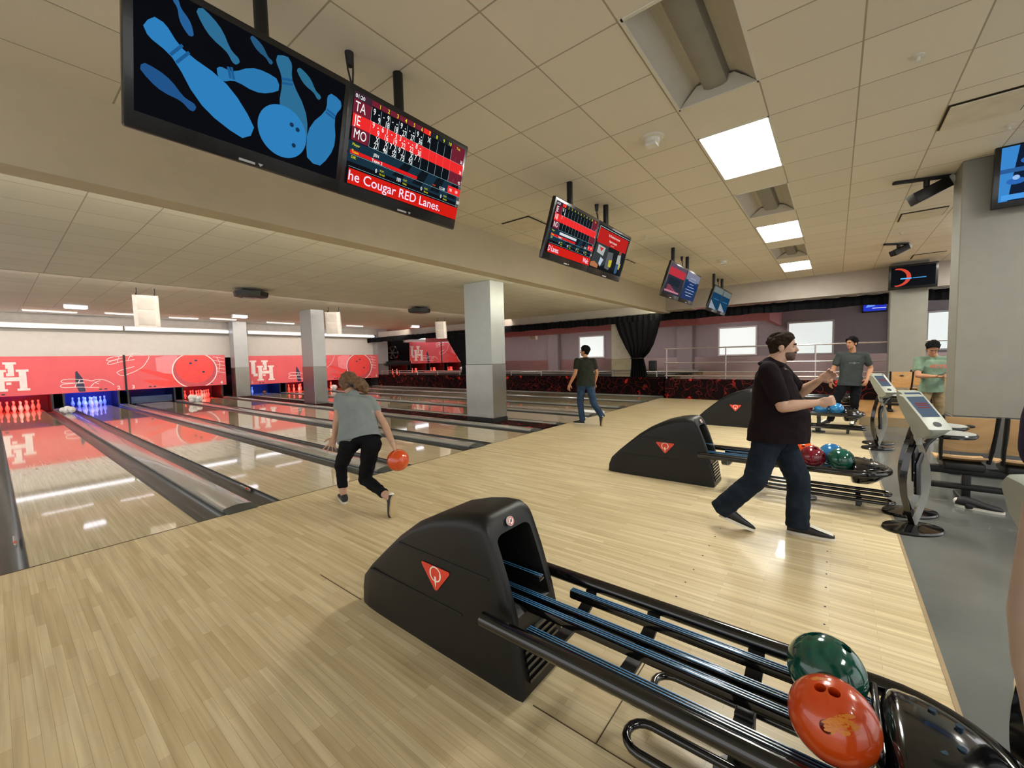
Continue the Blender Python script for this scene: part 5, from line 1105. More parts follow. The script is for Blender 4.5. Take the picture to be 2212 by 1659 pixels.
bench(5.62, -0.98, 0, 'wooden two-seat bench with black frame in front of the wide grey column', 3, 0)
bench(11.9, -1.1, 0.17, 'wooden bench on the raised platform left of the man in green tee', 1, 0, 0.45); bench(12.7, -1.5, 0.17, 'wooden bench on the raised platform behind the man in green tee', 2, 0, 0.45)
# ---------------------------------------------------------------- people
def skinmat(name, c): return mat(name, c, 0.5, var=0.05, scale=14, spec=0.35)
SK1 = skinmat('light skin', 'b38e78'); SK2 = skinmat('tan skin', 'a87858'); SK3 = skinmat('warm skin', 'b08060'); LIPM = skinmat('lip tone', '9a5f52')
EYEW = mat('eye white', 'a8a098', 0.3); IRIS = mat('dark iris', '1c120c', 0.2)
SHOE_W = mat('white shoe leather', 'd4d0c4', 0.5); SHOE_B = mat('black shoe suede', '17161a', 0.6); SOLE_T = mat('tan worn sole', 'a8946e', 0.6); SOLE_W = mat('white shoe sole', 'ccc8bc', 0.5)
def V(*a): return Vector(a)
from mathutils import noise as mnoise
def remeshed(mb, name, mats, parent, vox=0.009, it=6, cut=None, angle=180, wr=0.0, wsc=(9, 9, 16)):
    me0 = bpy.data.meshes.new('t'); me0.from_pydata(mb.v, [], mb.f); ob = bpy.data.objects.new('t', me0); COL.objects.link(ob)
    r = ob.modifiers.new('r', 'REMESH'); r.mode = 'VOXEL'; r.voxel_size = vox; r.use_smooth_shade = True
    if it: s = ob.modifiers.new('s', 'SMOOTH'); s.factor = 0.5; s.iterations = it
    me = evalmesh(ob); bpy.data.objects.remove(ob)
    if wr:
        nv = [v.normal.copy() for v in me.vertices]
        for v, n_ in zip(me.vertices, nv):
            q = Vector((v.co.x * wsc[0], v.co.y * wsc[1], v.co.z * wsc[2])); a = mnoise.noise(q); b_ = mnoise.noise(q * 2.1 + Vector((5, 1, 3)))
            v.co += n_ * (wr * ((1 - abs(a) * 2.2) * 0.8 + 0.4 * b_ - 0.3))
    if cut:
        bm = bmesh.new(); bm.from_mesh(me)
        for co, no in cut:
            bmesh.ops.bisect_plane(bm, geom=bm.verts[:] + bm.edges[:] + bm.faces[:], plane_co=co, plane_no=no, clear_outer=True)
        bm.to_mesh(me); bm.free()
    me.materials.clear(); me.materials.append(mats); me.name = name
    me.polygons.foreach_set('material_index', [0] * len(me.polygons)); me.polygons.foreach_set('use_smooth', [True] * len(me.polygons))
    o = bpy.data.objects.new(name, me); COL.objects.link(o); o.parent = parent; return o
def loft(mb, st, seg=20):
    # stations: (centre, half width along lat, half depth along dep, lat, dep)
    vs = []; n = len(st)
    for c, w_, d_, lat, dep in st:
        for k in range(seg):
            a = 2 * pi * k / seg; vs.append(c + lat * (w_ * cos(a)) + dep * (d_ * sin(a)))
    fs = [(i * seg + k, i * seg + (k + 1) % seg, (i + 1) * seg + (k + 1) % seg, (i + 1) * seg + k) for i in range(n - 1) for k in range(seg)]
    fs += [tuple(range(seg))[::-1], tuple((n - 1) * seg + k for k in range(seg))]
    mb.add(vs, fs)
def frame(d, upv=V(0, 0, 1)):
    f = d.normalized(); r = f.cross(upv).normalized(); return f, r, r.cross(f)
def hand(mb, w_, d, palm, side, curl=0.4, spread=0.12, s=1.0, thumb_out=0.7):
    # w_: wrist point, d: direction of the hand, palm: palm normal, side: +1/-1 thumb side along d x palm
    d = d.normalized(); palm = (palm - d * palm.dot(d)).normalized(); lat = d.cross(palm) * side
    R_ = Matrix((lat, d, palm)).transposed()
    mb.ell(w_ + d * 0.045 * s, (0.038 * s, 0.052 * s, 0.017 * s), R_); mb.cap(w_ - d * 0.02, w_ + d * 0.02 * s, 0.024 * s, 0.022 * s)
    for k, (o_, L_) in enumerate(((0.028, 0.070), (0.010, 0.080), (-0.009, 0.074), (-0.027, 0.058))):
        p = w_ + d * 0.082 * s + lat * o_ * s; mb.cap(w_ + d * 0.05 * s + lat * o_ * 0.8 * s, p, 0.010 * s)
        sp = spread * (1.5 - k); dd = (d + lat * sp).normalized(); c = curl * (0.9 + 0.12 * k)
        for j, fr in enumerate((0.45, 0.32, 0.23)):
            ang = c * (j + 0.6); q = p + (dd * cos(ang) + palm * sin(ang)) * L_ * fr * s; mb.cap(p, q, (0.0088 - 0.0008 * j) * s, (0.0082 - 0.0008 * j) * s); p = q
    p = w_ + d * 0.022 * s + lat * 0.026 * s; t1 = (lat * thumb_out + d * 0.6 + palm * 0.35 * (0.4 + curl)).normalized(); q = p + t1 * 0.042 * s; mb.cap(p, q, 0.012 * s, 0.010 * s)
    t2 = (lat * thumb_out * (0.5 - 0.4 * curl) + d * 0.8 + palm * curl).normalized(); mb.cap(q, q + t2 * 0.032 * s, 0.0095 * s, 0.008 * s)
def shoe(parent, heel, toe, upv, style='bowling', s=1.0):
    # heel and toe: points on the sole; local frame y forward
    f = (toe - heel); L_ = f.length; f.normalize(); r = f.cross(upv).normalized(); u = r.cross(f)
    T = lambda x, y, z: heel + r * x + f * y * L_ + u * z
    prof_ = [(-0.02, 0.030, 0.0), (0.05, 0.036, 0.0), (0.2, 0.036, 0.0), (0.4, 0.034, 0), (0.6, 0.043, 0), (0.78, 0.046, 0), (0.92, 0.041, 0.004), (1.01, 0.028, 0.006)]
    top = [0.070, 0.095, 0.108, 0.095, 0.074, 0.062, 0.052, 0.034]
    mb = MB(); seg = 14; vs = []
    for (y, w_, z), h in zip(prof_, top):
        for k in range(seg):
            a = 2 * pi * k / seg; cx = w_ * cos(a); sz = sin(a); vs.append(T(cx * s, y, z + 0.018 + (h - 0.018) * (0.5 + 0.5 * sz)))
    n = len(prof_); fs = [(i * seg + k, i * seg + (k + 1) % seg, (i + 1) * seg + (k + 1) % seg, (i + 1) * seg + k) for i in range(n - 1) for k in range(seg)] + [tuple(range(seg))[::-1], tuple((n - 1) * seg + k for k in range(seg))]
    mb.add(vs, fs); up_ = mb.build('shoe', SHOE_B, parent, angle=70)
    so = MB(); m = 20; ou = []
    for k in range(m):
        a = 2 * pi * k / m; yy = 0.5 + 0.54 * cos(a); ww = 0.042 + 0.008 * cos(a) - 0.006 * (abs(sin(a)) > 0.95); ou.append((ww * sin(a), yy))
    vs = [T(x * s * 1.04, y, 0) for x, y in ou] + [T(x * s * 1.04, y, 0.022) for x, y in ou]
    so.add(vs, [tuple(range(m))[::-1], tuple(range(m, 2 * m))] + [(k, (k + 1) % m, m + (k + 1) % m, m + k) for k in range(m)]); so.build('sole', SOLE_W if style != 'slip' else SOLE_T, up_)
    wp = MB()
    if style == 'bowling':
        for (ya, yb, wa, wb, za, zb) in ((0.36, 0.62, 0.026, 0.028, 0.106, 0.082), (0.62, 0.98, 0.030, 0.030, 0.081, 0.052)):
            vs = [T(-wa, ya, za - 0.006), T(wa, ya, za - 0.006), T(wa * 0.6, ya, za + 0.002), T(-wa * 0.6, ya, za + 0.002), T(-wb, yb, zb - 0.006), T(wb, yb, zb - 0.006), T(wb * 0.6, yb, zb + 0.002), T(-wb * 0.6, yb, zb + 0.002)]
            wp.add(vs, [(0, 1, 2, 3), (7, 6, 5, 4), (0, 4, 5, 1), (1, 5, 6, 2), (2, 6, 7, 3), (3, 7, 4, 0)])
        for k in range(3): wp.cap(T(-0.02, 0.40 + 0.07 * k, 0.101 - 0.008 * k), T(0.02, 0.40 + 0.07 * k, 0.101 - 0.008 * k), 0.004)
        wp.build('white_panel', SHOE_W, up_)
    else:
        wp.ell(T(0, 0.02, 0.05), (0.030, 0.030, 0.035)); wp.build('heel_tab', SHOE_W, up_)
def eyes_etc(parent, hc, f, r, u, s=1.0):
    for sx in (-1, 1):
        c = hc + r * sx * 0.031 * s + f * 0.077 * s + u * 0.002; R_ = Matrix((r, f, u)).transposed()
        e = MB().ell(c, (0.010 * s, 0.007 * s, 0.0055 * s), R_, seg=12, rings=8).build('eye', EYEW, parent)
        MB().ell(c + f * 0.004 * s, (0.005 * s, 0.0045 * s, 0.005 * s), R_, seg=10, rings=6).build('iris', IRIS, e)
    m = MB(); R_ = Matrix((r, f, u)).transposed(); m.ell(hc + f * 0.088 * s - u * 0.062 * s, (0.022 * s, 0.008 * s, 0.007 * s), R_, seg=12, rings=8); m.build('lips', LIPM, parent)
def brows(parent, hc, f, r, u, m_, s=1.0):
    for sx in (-1, 1): MB().tube([hc + r * sx * 0.016 * s + f * 0.092 * s + u * 0.020 * s, hc + r * sx * 0.032 * s + f * 0.091 * s + u * 0.026 * s, hc + r * sx * 0.046 * s + f * 0.080 * s + u * 0.020 * s], 0.0045 * s, seg=6).build('eyebrow', m_, parent)
def person(label, J, face, skin, shirt, pants, build, hairfn, hands, shoes, pant_r=(0.085, 0.062, 0.050), hem=0.10, sleeve=0.55, collar=False, headup=V(0, 0, 1), ankle_skin=False, vox=0.008, shirt_drop=0.06, belly=0.0, shirt_flare=1.0):
    root_xy = (J['hL'] + J['hR']) / 2; t = thing('person', label, 'person', (root_xy.x, root_xy.y, J.get('z0', 0.0)))
    org = Vector(t.location); J = {k: (v - org if isinstance(v, Vector) else v) for k, v in J.items()}
    shoes = [(a - org, b_ - org, c, d) for a, b_, c, d in shoes]
    latS = (J['sR'] - J['sL']); shw = latS.length / 2; latS = latS.normalized(); latH = (J['hR'] - J['hL']).normalized()
    hips = (J['hL'] + J['hR']) / 2; sh = (J['sL'] + J['sR']) / 2; spine = (J['neck'] - hips).normalized()
    dS = latS.cross(spine).normalized(); dH = latH.cross(spine).normalized()  # backwards or forwards
    fwd = -dS if dS.dot(face) < 0 else dS
    B = build
    def torso(mb, g, lo=0.0, hi=1.0, bl=0.0):
        st = []
        for f_, w_, d_ in ((-0.10, B['hip'] * 0.80, 0.085), (0.0, B['hip'], 0.115), (0.14, B['hip'] * 1.02, 0.118), (0.34, B['waist'], 0.105), (0.55, (B['waist'] + B['chest']) / 2, 0.112), (0.78, B['chest'], 0.118), (0.92, B['chest'] * 0.98, 0.104), (1.0, B['chest'] * 0.80, 0.085), (1.06, B['chest'] * 0.42, 0.066)):
            if f_ < lo or f_ > hi: continue
            c = hips + (sh - hips) * f_; lat = latH.lerp(latS, min(1, max(0, f_))).normalized(); dd = fwd
            be = belly * math.exp(-((f_ - 0.32) / 0.28) ** 2) + bl * 0
            st.append((c + dd * be * 0.5, w_ + g, d_ * B.get('dep', 1) + g + be * 0.6, lat, dd))
        loft(mb, st)
    # body
    b = MB(); torso(b, 0.0)
    hc = J['head']; f, r, u = frame(face, headup); R_ = Matrix((r, f, u)).transposed(); hs = B.get('head', 1.0)
    b.cap(J['neck'] + (J['neck'] - hips).normalized() * -0.03, hc - u * 0.06 * hs - f * 0.01, 0.056 * B.get('neck', 1), 0.052 * B.get('neck', 1))
    b.ell(hc + u * 0.025 * hs - f * 0.008, (0.074 * hs, 0.094 * hs, 0.092 * hs), R_); b.ell(hc - u * 0.045 * hs + f * 0.028 * hs, (0.056 * hs, 0.058 * hs, 0.062 * hs), R_); b.ell(hc - u * 0.088 * hs + f * 0.060 * hs, (0.026 * hs, 0.024 * hs, 0.020 * hs), R_)
    b.ell(hc + f * 0.05 * hs - u * 0.02, (0.052 * hs, 0.035 * hs, 0.05 * hs), R_)
    b.cap(hc + f * 0.088 * hs + u * 0.006, hc + f * 0.101 * hs - u * 0.028 * hs, 0.008 * hs, 0.0125 * hs)
    b.ell(hc + f * 0.082 * hs + u * 0.024 * hs, (0.045 * hs, 0.014 * hs, 0.010 * hs), R_)
    for sx in (-1, 1): b.ell(hc + r * sx * 0.076 * hs - f * 0.008 - u * 0.01, (0.010 * hs, 0.020 * hs, 0.032 * hs), R_)
    for sd in ('L', 'R'):
        b.ell(J['s' + sd], 0.058 * B.get('arm', 1)); b.cap(J['s' + sd], J['e' + sd], 0.050 * B.get('arm', 1), 0.040 * B.get('arm', 1)); b.cap(J['e' + sd], J['e' + sd].lerp(J['w' + sd], 0.35), 0.040 * B.get('arm', 1), 0.040 * B.get('arm', 1)); b.cap(J['e' + sd].lerp(J['w' + sd], 0.35), J['w' + sd], 0.039 * B.get('arm', 1), 0.026)
        b.cap(J['h' + sd], J['k' + sd], 0.078, 0.052); b.cap(J['k' + sd], J['a' + sd], 0.050, 0.036)
        hd = hands[sd]; hand(b, J['w' + sd], hd[0], hd[1], hd[2], hd[3], hd[4], B.get('hand', 1.0), hd[5] if len(hd) > 5 else 0.7)
    body = remeshed(b, 'body', skin, t, vox=vox * 0.75, it=3)
    eyes_etc(body, hc, f, r, u, hs)
    # pants
    p = MB(); pr = pant_r
    st = []
    for f_, w_, d_ in ((-0.06, B['hip'] * 0.95, 0.11), (0.02, B['hip'] + 0.006, 0.128), (0.14, B['hip'] + 0.008, 0.128), (0.26, B['waist'] + 0.014, 0.118)):
        st.append((hips + (sh - hips) * f_ + fwd * belly * 0.2, w_, d_ * B.get('dep', 1) + belly * 0.25, latH, fwd))
    loft(p, st)
    cuts = []
    for sd in ('L', 'R'):
        k_, a_ = J['k' + sd], J['a' + sd]; end = k_.lerp(a_, 1 - hem)
        p.ell(J['h' + sd] - V(0, 0, 0.01), (pr[0] * 1.15, pr[0] * 1.2, pr[0] * 1.2)); p.cap(J['h' + sd] + V(0, 0, 0.0), k_, pr[0] * 1.08, pr[1] * 1.06); p.ell(k_, pr[1] * 1.05); p.cyl(k_, end, pr[1] * 1.02, pr[2] * 1.04, seg=18)
    pants_o = remeshed(p, 'trousers', pants, t, vox=vox, it=4, wr=0.007, wsc=(11, 11, 13))
    # shirt
    s_ = MB(); torso(s_, 0.016, lo=-0.2, hi=1.03)
    low = hips + (sh - hips) * (-shirt_drop)
    hw_ = max(B['hip'] + 0.022, (J['hR'] - J['hL']).length / 2 + pr[0] * 1.22 + 0.012)
    loft(s_, [(low - (sh - hips) * 0.06 + fwd * belly * 0.3, hw_ * shirt_flare, (0.128 * B.get('dep', 1) + 0.024 + belly * 0.55) * shirt_flare, latH, fwd), (low + fwd * belly * 0.3, hw_ * shirt_flare, (0.128 * B.get('dep', 1) + 0.024 + belly * 0.55) * shirt_flare, latH, fwd), (hips + (sh - hips) * 0.35 + fwd * belly * 0.5, B['waist'] + 0.024, 0.118 * B.get('dep', 1) + 0.012 + belly * 0.6, latH, fwd), (hips + (sh - hips) * 0.8, B['chest'] + 0.01, 0.125 * B.get('dep', 1), latS, fwd)])
    arm = B.get('arm', 1)
    for sd in ('L', 'R'):
        e_ = J['s' + sd].lerp(J['e' + sd], sleeve); s_.ell(J['s' + sd], 0.066 * arm); s_.cap(J['s' + sd], e_, 0.067 * arm, 0.063 * arm); s_.cap(J['neck'].lerp(J['s' + sd], 0.22) - V(0, 0, 0.042), J['s' + sd] + V(0, 0, -0.004), 0.056, 0.062 * arm)
    s_.ell(J['neck'] - spine * 0.035, 0.066 * B.get('neck', 1))
    if collar: s_.tube([J['neck'] + latS * 0.072 * B.get('neck', 1) * cos(a * pi / 8) * 1.0 + fwd * 0.070 * B.get('neck', 1) * sin(a * pi / 8) + V(0, 0, -0.012 - 0.02 * max(0, sin(a * pi / 8))) for a in range(16)], 0.015, closed=True)
    cut = [(low, -(sh - hips).normalized())]
    sh_o = remeshed(s_, 'shirt', shirt, t, vox=vox, it=13, cut=cut, wr=0.007, wsc=(8, 8, 9))
    for h, to, up__, style in shoes: shoe(t, h, to, up__, style)
    hairfn(t, body, hc, f, r, u, hs, R_)
    return t, sh_o, pants_o
def noisy(mb, c, rad, n, size, rnd, R_=None, half=None, squash=(1, 1, 1)):
    for k in range(n):
        d = V(rnd.gauss(0, 1), rnd.gauss(0, 1), rnd.gauss(0, 1)).normalized()
        if half and d.dot(half) < -0.15: continue
        q = V(d.x * rad[0], d.y * rad[1], d.z * rad[2]); q = R_ @ q if R_ else q; mb.ell(c + q, size * (0.7 + 0.6 * rnd.random()), seg=8, rings=5)
def short_hair(m_, thick=0.012, fringe=0.0, low=0.03, seed=1, n=120, top=0.0, brow=True, beard=None):
    def fn(t, body, hc, f, r, u, hs, R_):
        mb = MB(); rnd = random.Random(seed)
        c0 = hc + u * 0.030 * hs - f * 0.014 * hs; mb.ell(c0, ((0.074 + thick) * hs, (0.092 + thick) * hs, (0.092 + thick) * hs), R_)
        mb.ell(hc - f * 0.05 * hs - u * 0.02 * hs, (0.064 * hs, 0.050 * hs, 0.06 * hs), R_)
        if top: mb.ell(hc + u * (0.09) * hs, (0.062 * hs, 0.078 * hs, 0.042 * hs + top), R_)
        if fringe: mb.ell(hc + u * 0.075 * hs + f * 0.055 * hs, (0.068 * hs, 0.048 * hs, (0.034 + fringe) * hs), R_)
        for k in range(n):
            d = V(rnd.gauss(0, 1), rnd.gauss(0, 1) - 0.25, abs(rnd.gauss(0, 1)) + 0.1).normalized(); q = R_ @ V(d.x * (0.074 + thick) * hs, d.y * (0.092 + thick) * hs, d.z * (0.092 + thick) * hs); mb.ell(c0 + q, 0.012 + 0.006 * rnd.random(), seg=7, rings=4)
        # clear the face: cut by a sloped plane in front and a nape plane
        cut = [(hc + f * (0.062) * hs + u * 0.045 * hs, (f * 0.80 - u * 0.62).normalized()), (hc - u * (0.055 + low) * hs, -u)]
        if fringe: cut = [(hc + f * 0.05 * hs + u * 0.032 * hs, (f * 0.72 - u * 0.69).normalized()), (hc - u * (0.055 + low) * hs, -u)]
        remeshed(mb, 'hair', m_, body, vox=0.0065, it=1, cut=cut)
        if brow: brows(body, hc, f, r, u, m_, hs)
        if beard:
            bb = MB(); bb.ell(hc - u * 0.062 * hs + f * 0.030 * hs, (0.060 * hs, 0.062 * hs, 0.052 * hs), R_); bb.ell(hc - u * 0.090 * hs + f * 0.062 * hs, (0.030 * hs, 0.028 * hs, 0.024 * hs), R_); bb.ell(hc - u * 0.045 * hs + f * 0.092 * hs, (0.028 * hs, 0.010 * hs, 0.007 * hs), R_)
            remeshed(bb, 'beard', beard, body, vox=0.006, it=1, cut=[(hc - u * 0.036 * hs, u)])
    return fn
def curly_hair(m_):
    def fn(t, body, hc, f, r, u, hs, R_):
        mb = MB(); rnd = random.Random(4); c0 = hc + u * 0.026 - f * 0.018; mb.ell(c0, (0.090, 0.106, 0.104), R_); noisy(mb, c0, (0.092, 0.106, 0.104), 260, 0.013, rnd, R_)
        mb.ell(hc - f * 0.05 - u * 0.03, (0.075, 0.055, 0.065), R_)
        tl = hc - f * 0.125 - u * 0.01 + r * 0.03; mb.cap(hc - f * 0.09, tl, 0.035, 0.045)
        for p_, s_ in ((tl + r * 0.055 - u * 0.02, 0.055), (tl + r * 0.085 - u * 0.06, 0.05), (tl + r * 0.04 - u * 0.06 - f * .02, 0.05), (tl + r * 0.10 - u * 0.10, 0.035)): mb.ell(p_, s_); noisy(mb, p_, (s_, s_, s_), 70, 0.013, rnd)
        remeshed(mb, 'hair', m_, body, vox=0.007, it=1, cut=[(hc + f * 0.06, (f * 0.85 - u * 0.5).normalized())])
        b_ = MB(); b_.tube([tl + f * 0.02 + r * 0.045 * cos(a * pi / 6) + u * 0.045 * sin(a * pi / 6) - r * 0.01 for a in range(12)], 0.012, closed=True); b_.build('hair_tie', mat('navy hair tie', '20243c', 0.7), body)
    return fn
JEAN = mat('blue denim', '2a3c54', 0.85, var=0.28, scale=7, bump=0.15, bscale=120); JEAND = mat('dark blue denim', '1a222c', 0.85, var=0.3, scale=7, bump=0.15, bscale=120)
BLKT = mat('black trouser cloth', '101014', 0.85, var=0.2, spec=0.2)
HB = mat('dark brown hair', '261b12', 0.8, var=0.3, scale=60); HK = mat('black hair', '0c0b0c', 0.85, var=0.3, scale=60); HC = mat('curly light brown hair', '5e4228', 0.6, var=0.45, scale=35); BRD = mat('brown beard', '4a3428', 0.7, var=0.3, scale=60)
T_GREY = mat('heather grey tee', '7c8484', 0.85, var=0.08, scale=5, bump=0.2, bscale=9); T_DK = mat('dark olive grey tee', '24261f', 0.85, var=0.15, scale=6, bump=0.2, bscale=9); T_MAR = mat('very dark maroon shirt', '160d10', 0.85, var=0.2, scale=7, bump=0.25, bscale=8)
T_CH = mat('charcoal tee', '3a3f3e', 0.85, var=0.1, scale=6, bump=0.2, bscale=9); T_GRN = mat('sage green tee', '6f8470', 0.85, var=0.1, scale=6, bump=0.2, bscale=9); KHA = mat('khaki cloth', '8c7a5c', 0.85, var=0.1)
NAVY = mat('navy jersey sleeve', '23283e', 0.85)

# bowler bending over the second lane
J = dict(head=V(2.44, 4.22, 1.262), neck=V(2.39, 4.06, 1.175), sL=V(2.27, 4.10, 1.125), sR=V(2.485, 3.90, 1.085), eL=V(2.185, 4.03, 0.915), wL=V(2.20, 4.13, 0.725), eR=V(2.50, 3.68, 0.86), wR=V(2.445, 3.455, 0.675),
         hL=V(2.215, 3.86, 0.69), hR=V(2.345, 3.68, 0.68), kL=V(2.275, 4.16, 0.40), aL=V(2.26, 4.12, 0.11), kR=V(2.36, 3.85, 0.28), aR=V(2.345, 3.42, 0.17))
ball_c = V(2.455, 3.40, 0.52)
hl = (V(2.19, 4.08, 0.64) - V(2.20, 4.13, 0.725)); hr = (ball_c + V(0.0, 0.0, 0.03) - J['wR'])
t, so, po = person('woman seen from behind bending to bowl, grey tee, black trousers, curly tied hair', J, V(0.25, 0.9, -0.35), SK1, T_GREY, BLKT, dict(hip=0.185, waist=0.185, chest=0.185, arm=0.95, head=0.98, hand=1.05), curly_hair(HC),
    dict(L=(V(-0.42, -0.1, -0.85), V(0.6, 0.7, -0.3), -1, 0.18, 0.5, 1.2), R=(hr, V(-0.5, 0.3, -0.6), 1, 0.55, 0.1)),
    [(V(2.25, 4.075, 0.0), V(2.34, 4.31, 0.0), V(0, 0, 1), 'bowling'), (V(2.36, 3.35, 0.20), V(2.335, 3.34, 0.0) + V(-0.02, -0.03, 0.0), V(0.1, 0.95, 0.2), 'slip')], pant_r=(0.088, 0.064, 0.046), hem=0.18, sleeve=0.42, shirt_drop=-0.02, shirt_flare=1.06)
MB().tube([J['wL'] - Vector(t.location) + V(0.028 * cos(a * pi / 6), 0.028 * sin(a * pi / 6), 0.012) for a in range(12)], 0.004, closed=True).build('wrist_band', mat('yellow wrist band', 'c09a30', 0.5), t)
ball(ball_c.x, ball_c.y, ball_c.z, BO, 'orange bowling ball held low in the right hand of the bending woman', None, aim((-0.4, 0.2, 1)))

# man walking away near the aisle column
J = dict(head=V(8.27, 4.42, 1.622), neck=V(8.22, 4.38, 1.475), sL=V(8.06, 4.50, 1.42), sR=V(8.33, 4.24, 1.405), eL=V(7.98, 4.50, 1.15), wL=V(7.95, 4.63, 0.90), eR=V(8.37, 4.18, 1.14), wR=V(8.42, 4.26, 0.90),
         hL=V(8.10, 4.42, 0.87), hR=V(8.22, 4.28, 0.87), kL=V(8.18, 4.50, 0.46), aL=V(8.16, 4.44, 0.10), kR=V(8.24, 4.20, 0.47), aR=V(8.12, 3.95, 0.22))
person('man walking away toward the lanes in a dark tee and blue jeans', J, V(-0.15, 0.97, 0.05), SK2, T_DK, JEAN, dict(hip=0.165, waist=0.165, chest=0.175, arm=1.0), short_hair(HK, 0.014, seed=3),
    dict(L=(V(-0.1, 0.25, -0.9), V(1, 0, 0), 1, 0.35, 0.1), R=(V(0.05, 0.2, -0.95), V(-1, 0, 0), -1, 0.35, 0.1)),
    [(V(8.13, 4.39, 0), V(8.15, 4.66, 0.0), V(0, 0, 1), 'bowling'), (V(8.11, 3.885, 0.20), V(8.07, 3.93, 0.0) + V(0.0, -0.02, 0), V(0, 0.95, 0.2), 'slip')], pant_r=(0.088, 0.068, 0.062), hem=-0.08, collar=True, shirt_drop=0.02)

# man striding to the right in the foreground
J = dict(head=V(4.085, 0.345, 1.540), neck=V(4.06, 0.42, 1.425), sR=V(3.875, 0.42, 1.355), sL=V(4.27, 0.40, 1.36), eR=V(3.80, 0.315, 1.075), wR=V(3.93, 0.10, 1.105), eL=V(4.36, 0.24, 1.14), wL=V(4.26, 0.10, 1.26),
         hR=V(3.95, 0.42, 0.80), hL=V(4.13, 0.38, 0.80), kR=V(3.82, 0.50, 0.46), aR=V(3.83, 0.735, 0.185), kL=V(4.09, 0.22, 0.44), aL=V(4.04, 0.22, 0.10))
person('heavyset man in dark maroon shirt and jeans striding right with raised fists', J, V(0.05, -1, 0.0), SK1, T_MAR, JEAND, dict(hip=0.185, waist=0.20, chest=0.19, arm=1.15, dep=1.10, neck=1.25, hand=1.05, head=0.99), short_hair(HB, 0.006, top=0.004, seed=5, beard=BRD),
    dict(R=(V(0.25, -0.95, 0.15), V(0.9, 0.3, 0.2), -1, 1.15, 0.04, 0.5), L=(V(-0.2, -0.8, 0.6), V(-0.9, 0, 0.2), 1, 0.7, 0.14)),
    [(V(3.80, 0.755, 0.10), V(3.885, 0.52, 0.0), V(0, 0.35, 0.9), 'bowling'), (V(4.03, 0.285, 0), V(4.045, -0.02, 0.0), V(0, 0, 1), 'bowling')], pant_r=(0.105, 0.082, 0.080), hem=-0.13, sleeve=0.72, collar=True, belly=0.10, shirt_drop=0.07, vox=0.0085)

# man standing by the third rack
J = dict(head=V(10.68, -0.25, 1.645), neck=V(10.74, -0.27, 1.475), sR=V(10.70, -0.07, 1.405), sL=V(10.80, -0.46, 1.395), eR=V(10.64, 0.03, 1.13), wR=V(10.54, 0.06, 0.89), eL=V(10.86, -0.56, 1.13), wL=V(10.68, -0.50, 0.92),
         hR=V(10.68, -0.15, 0.86), hL=V(10.76, -0.34, 0.86), kR=V(10.54, -0.02, 0.46), aR=V(10.60, 0.06, 0.10), kL=V(10.68, -0.32, 0.46), aL=V(10.72, -0.30, 0.10))
tt, so3, po3 = person('young man with black hair in charcoal tee and black trousers standing beside the third rack', J, V(-0.75, 0.65, -0.05), SK3, T_CH, BLKT, dict(hip=0.17, waist=0.17, chest=0.19, arm=1.05), short_hair(HK, 0.013, fringe=0.006, top=0.004, seed=8),
    dict(R=(V(0.05, 0.1, -0.95), V(0.5, -0.6, 0), 1, 0.4, 0.1), L=(V(-0.4, 0.2, -0.6), V(0.3, 0.6, -0.3), -1, 0.4, 0.1)),
    [(V(10.63, 0.08, 0), V(10.41, 0.24, 0), V(0, 0, 1), 'bowling'), (V(10.77, -0.31, 0), V(10.50, -0.28, 0), V(0, 0, 1), 'bowling')], pant_r=(0.092, 0.070, 0.060), hem=-0.08, sleeve=0.6, shirt_drop=0.12)
pr_ = MB(); c_ = V(10.765, -0.21, 1.27) - Vector(tt.location); fd = V(-0.70, 0.72, 0).normalized(); rr_ = V(0.72, 0.70, 0)
# man in green tee looking at a phone
J = dict(head=V(9.80, -1.28, 1.50), neck=V(9.90, -1.31, 1.385), sR=V(9.83, -1.12, 1.31), sL=V(9.97, -1.50, 1.30), eR=V(9.68, -1.10, 1.05), wR=V(9.60, -1.28, 1.04), eL=V(10.0, -1.54, 1.04), wL=V(9.68, -1.40, 1.03),
         hR=V(9.84, -1.22, 0.82), hL=V(9.98, -1.38, 0.82), kR=V(9.72, -1.16, 0.44), aR=V(9.62, -1.10, 0.10), kL=V(9.94, -1.42, 0.44), aL=V(9.96, -1.42, 0.10))
person('man in sage green tee looking down at a phone, partly behind the grey column', J, V(-0.85, -0.05, -0.5), SK3, T_GRN, KHA, dict(hip=0.165, waist=0.165, chest=0.18, arm=1.0), short_hair(HK, 0.011, fringe=0.003, seed=9, top=0.003),
    dict(R=(V(-0.3, -0.9, 0.0), V(-0.1, 0, 1), 1, 0.5, 0.06), L=(V(-0.6, 0.8, 0.0), V(-0.1, 0, 1), -1, 0.5, 0.06)),
    [(V(9.64, -1.12, 0), V(9.38, -1.03, 0), V(0, 0, 1), 'bowling'), (V(9.99, -1.42, 0), V(9.72, -1.36, 0), V(0, 0, 1), 'bowling')], pant_r=(0.088, 0.066, 0.056), hem=0.05, sleeve=0.6, shirt_drop=0.10)
ph = MB(); ph.xf = Matrix.Translation((9.62, -1.36, 1.075)) @ Matrix.Rotation(1.2, 4, 'Z') @ Matrix.Rotation(0.4, 4, 'Y'); ph.rbox(-0.075, 0.075, -0.036, 0.036, -0.005, 0.005, 0.004)
tag(ph.build('mobile_phone', BLKGL), 'black mobile phone held by the man in the green tee', 'phone')
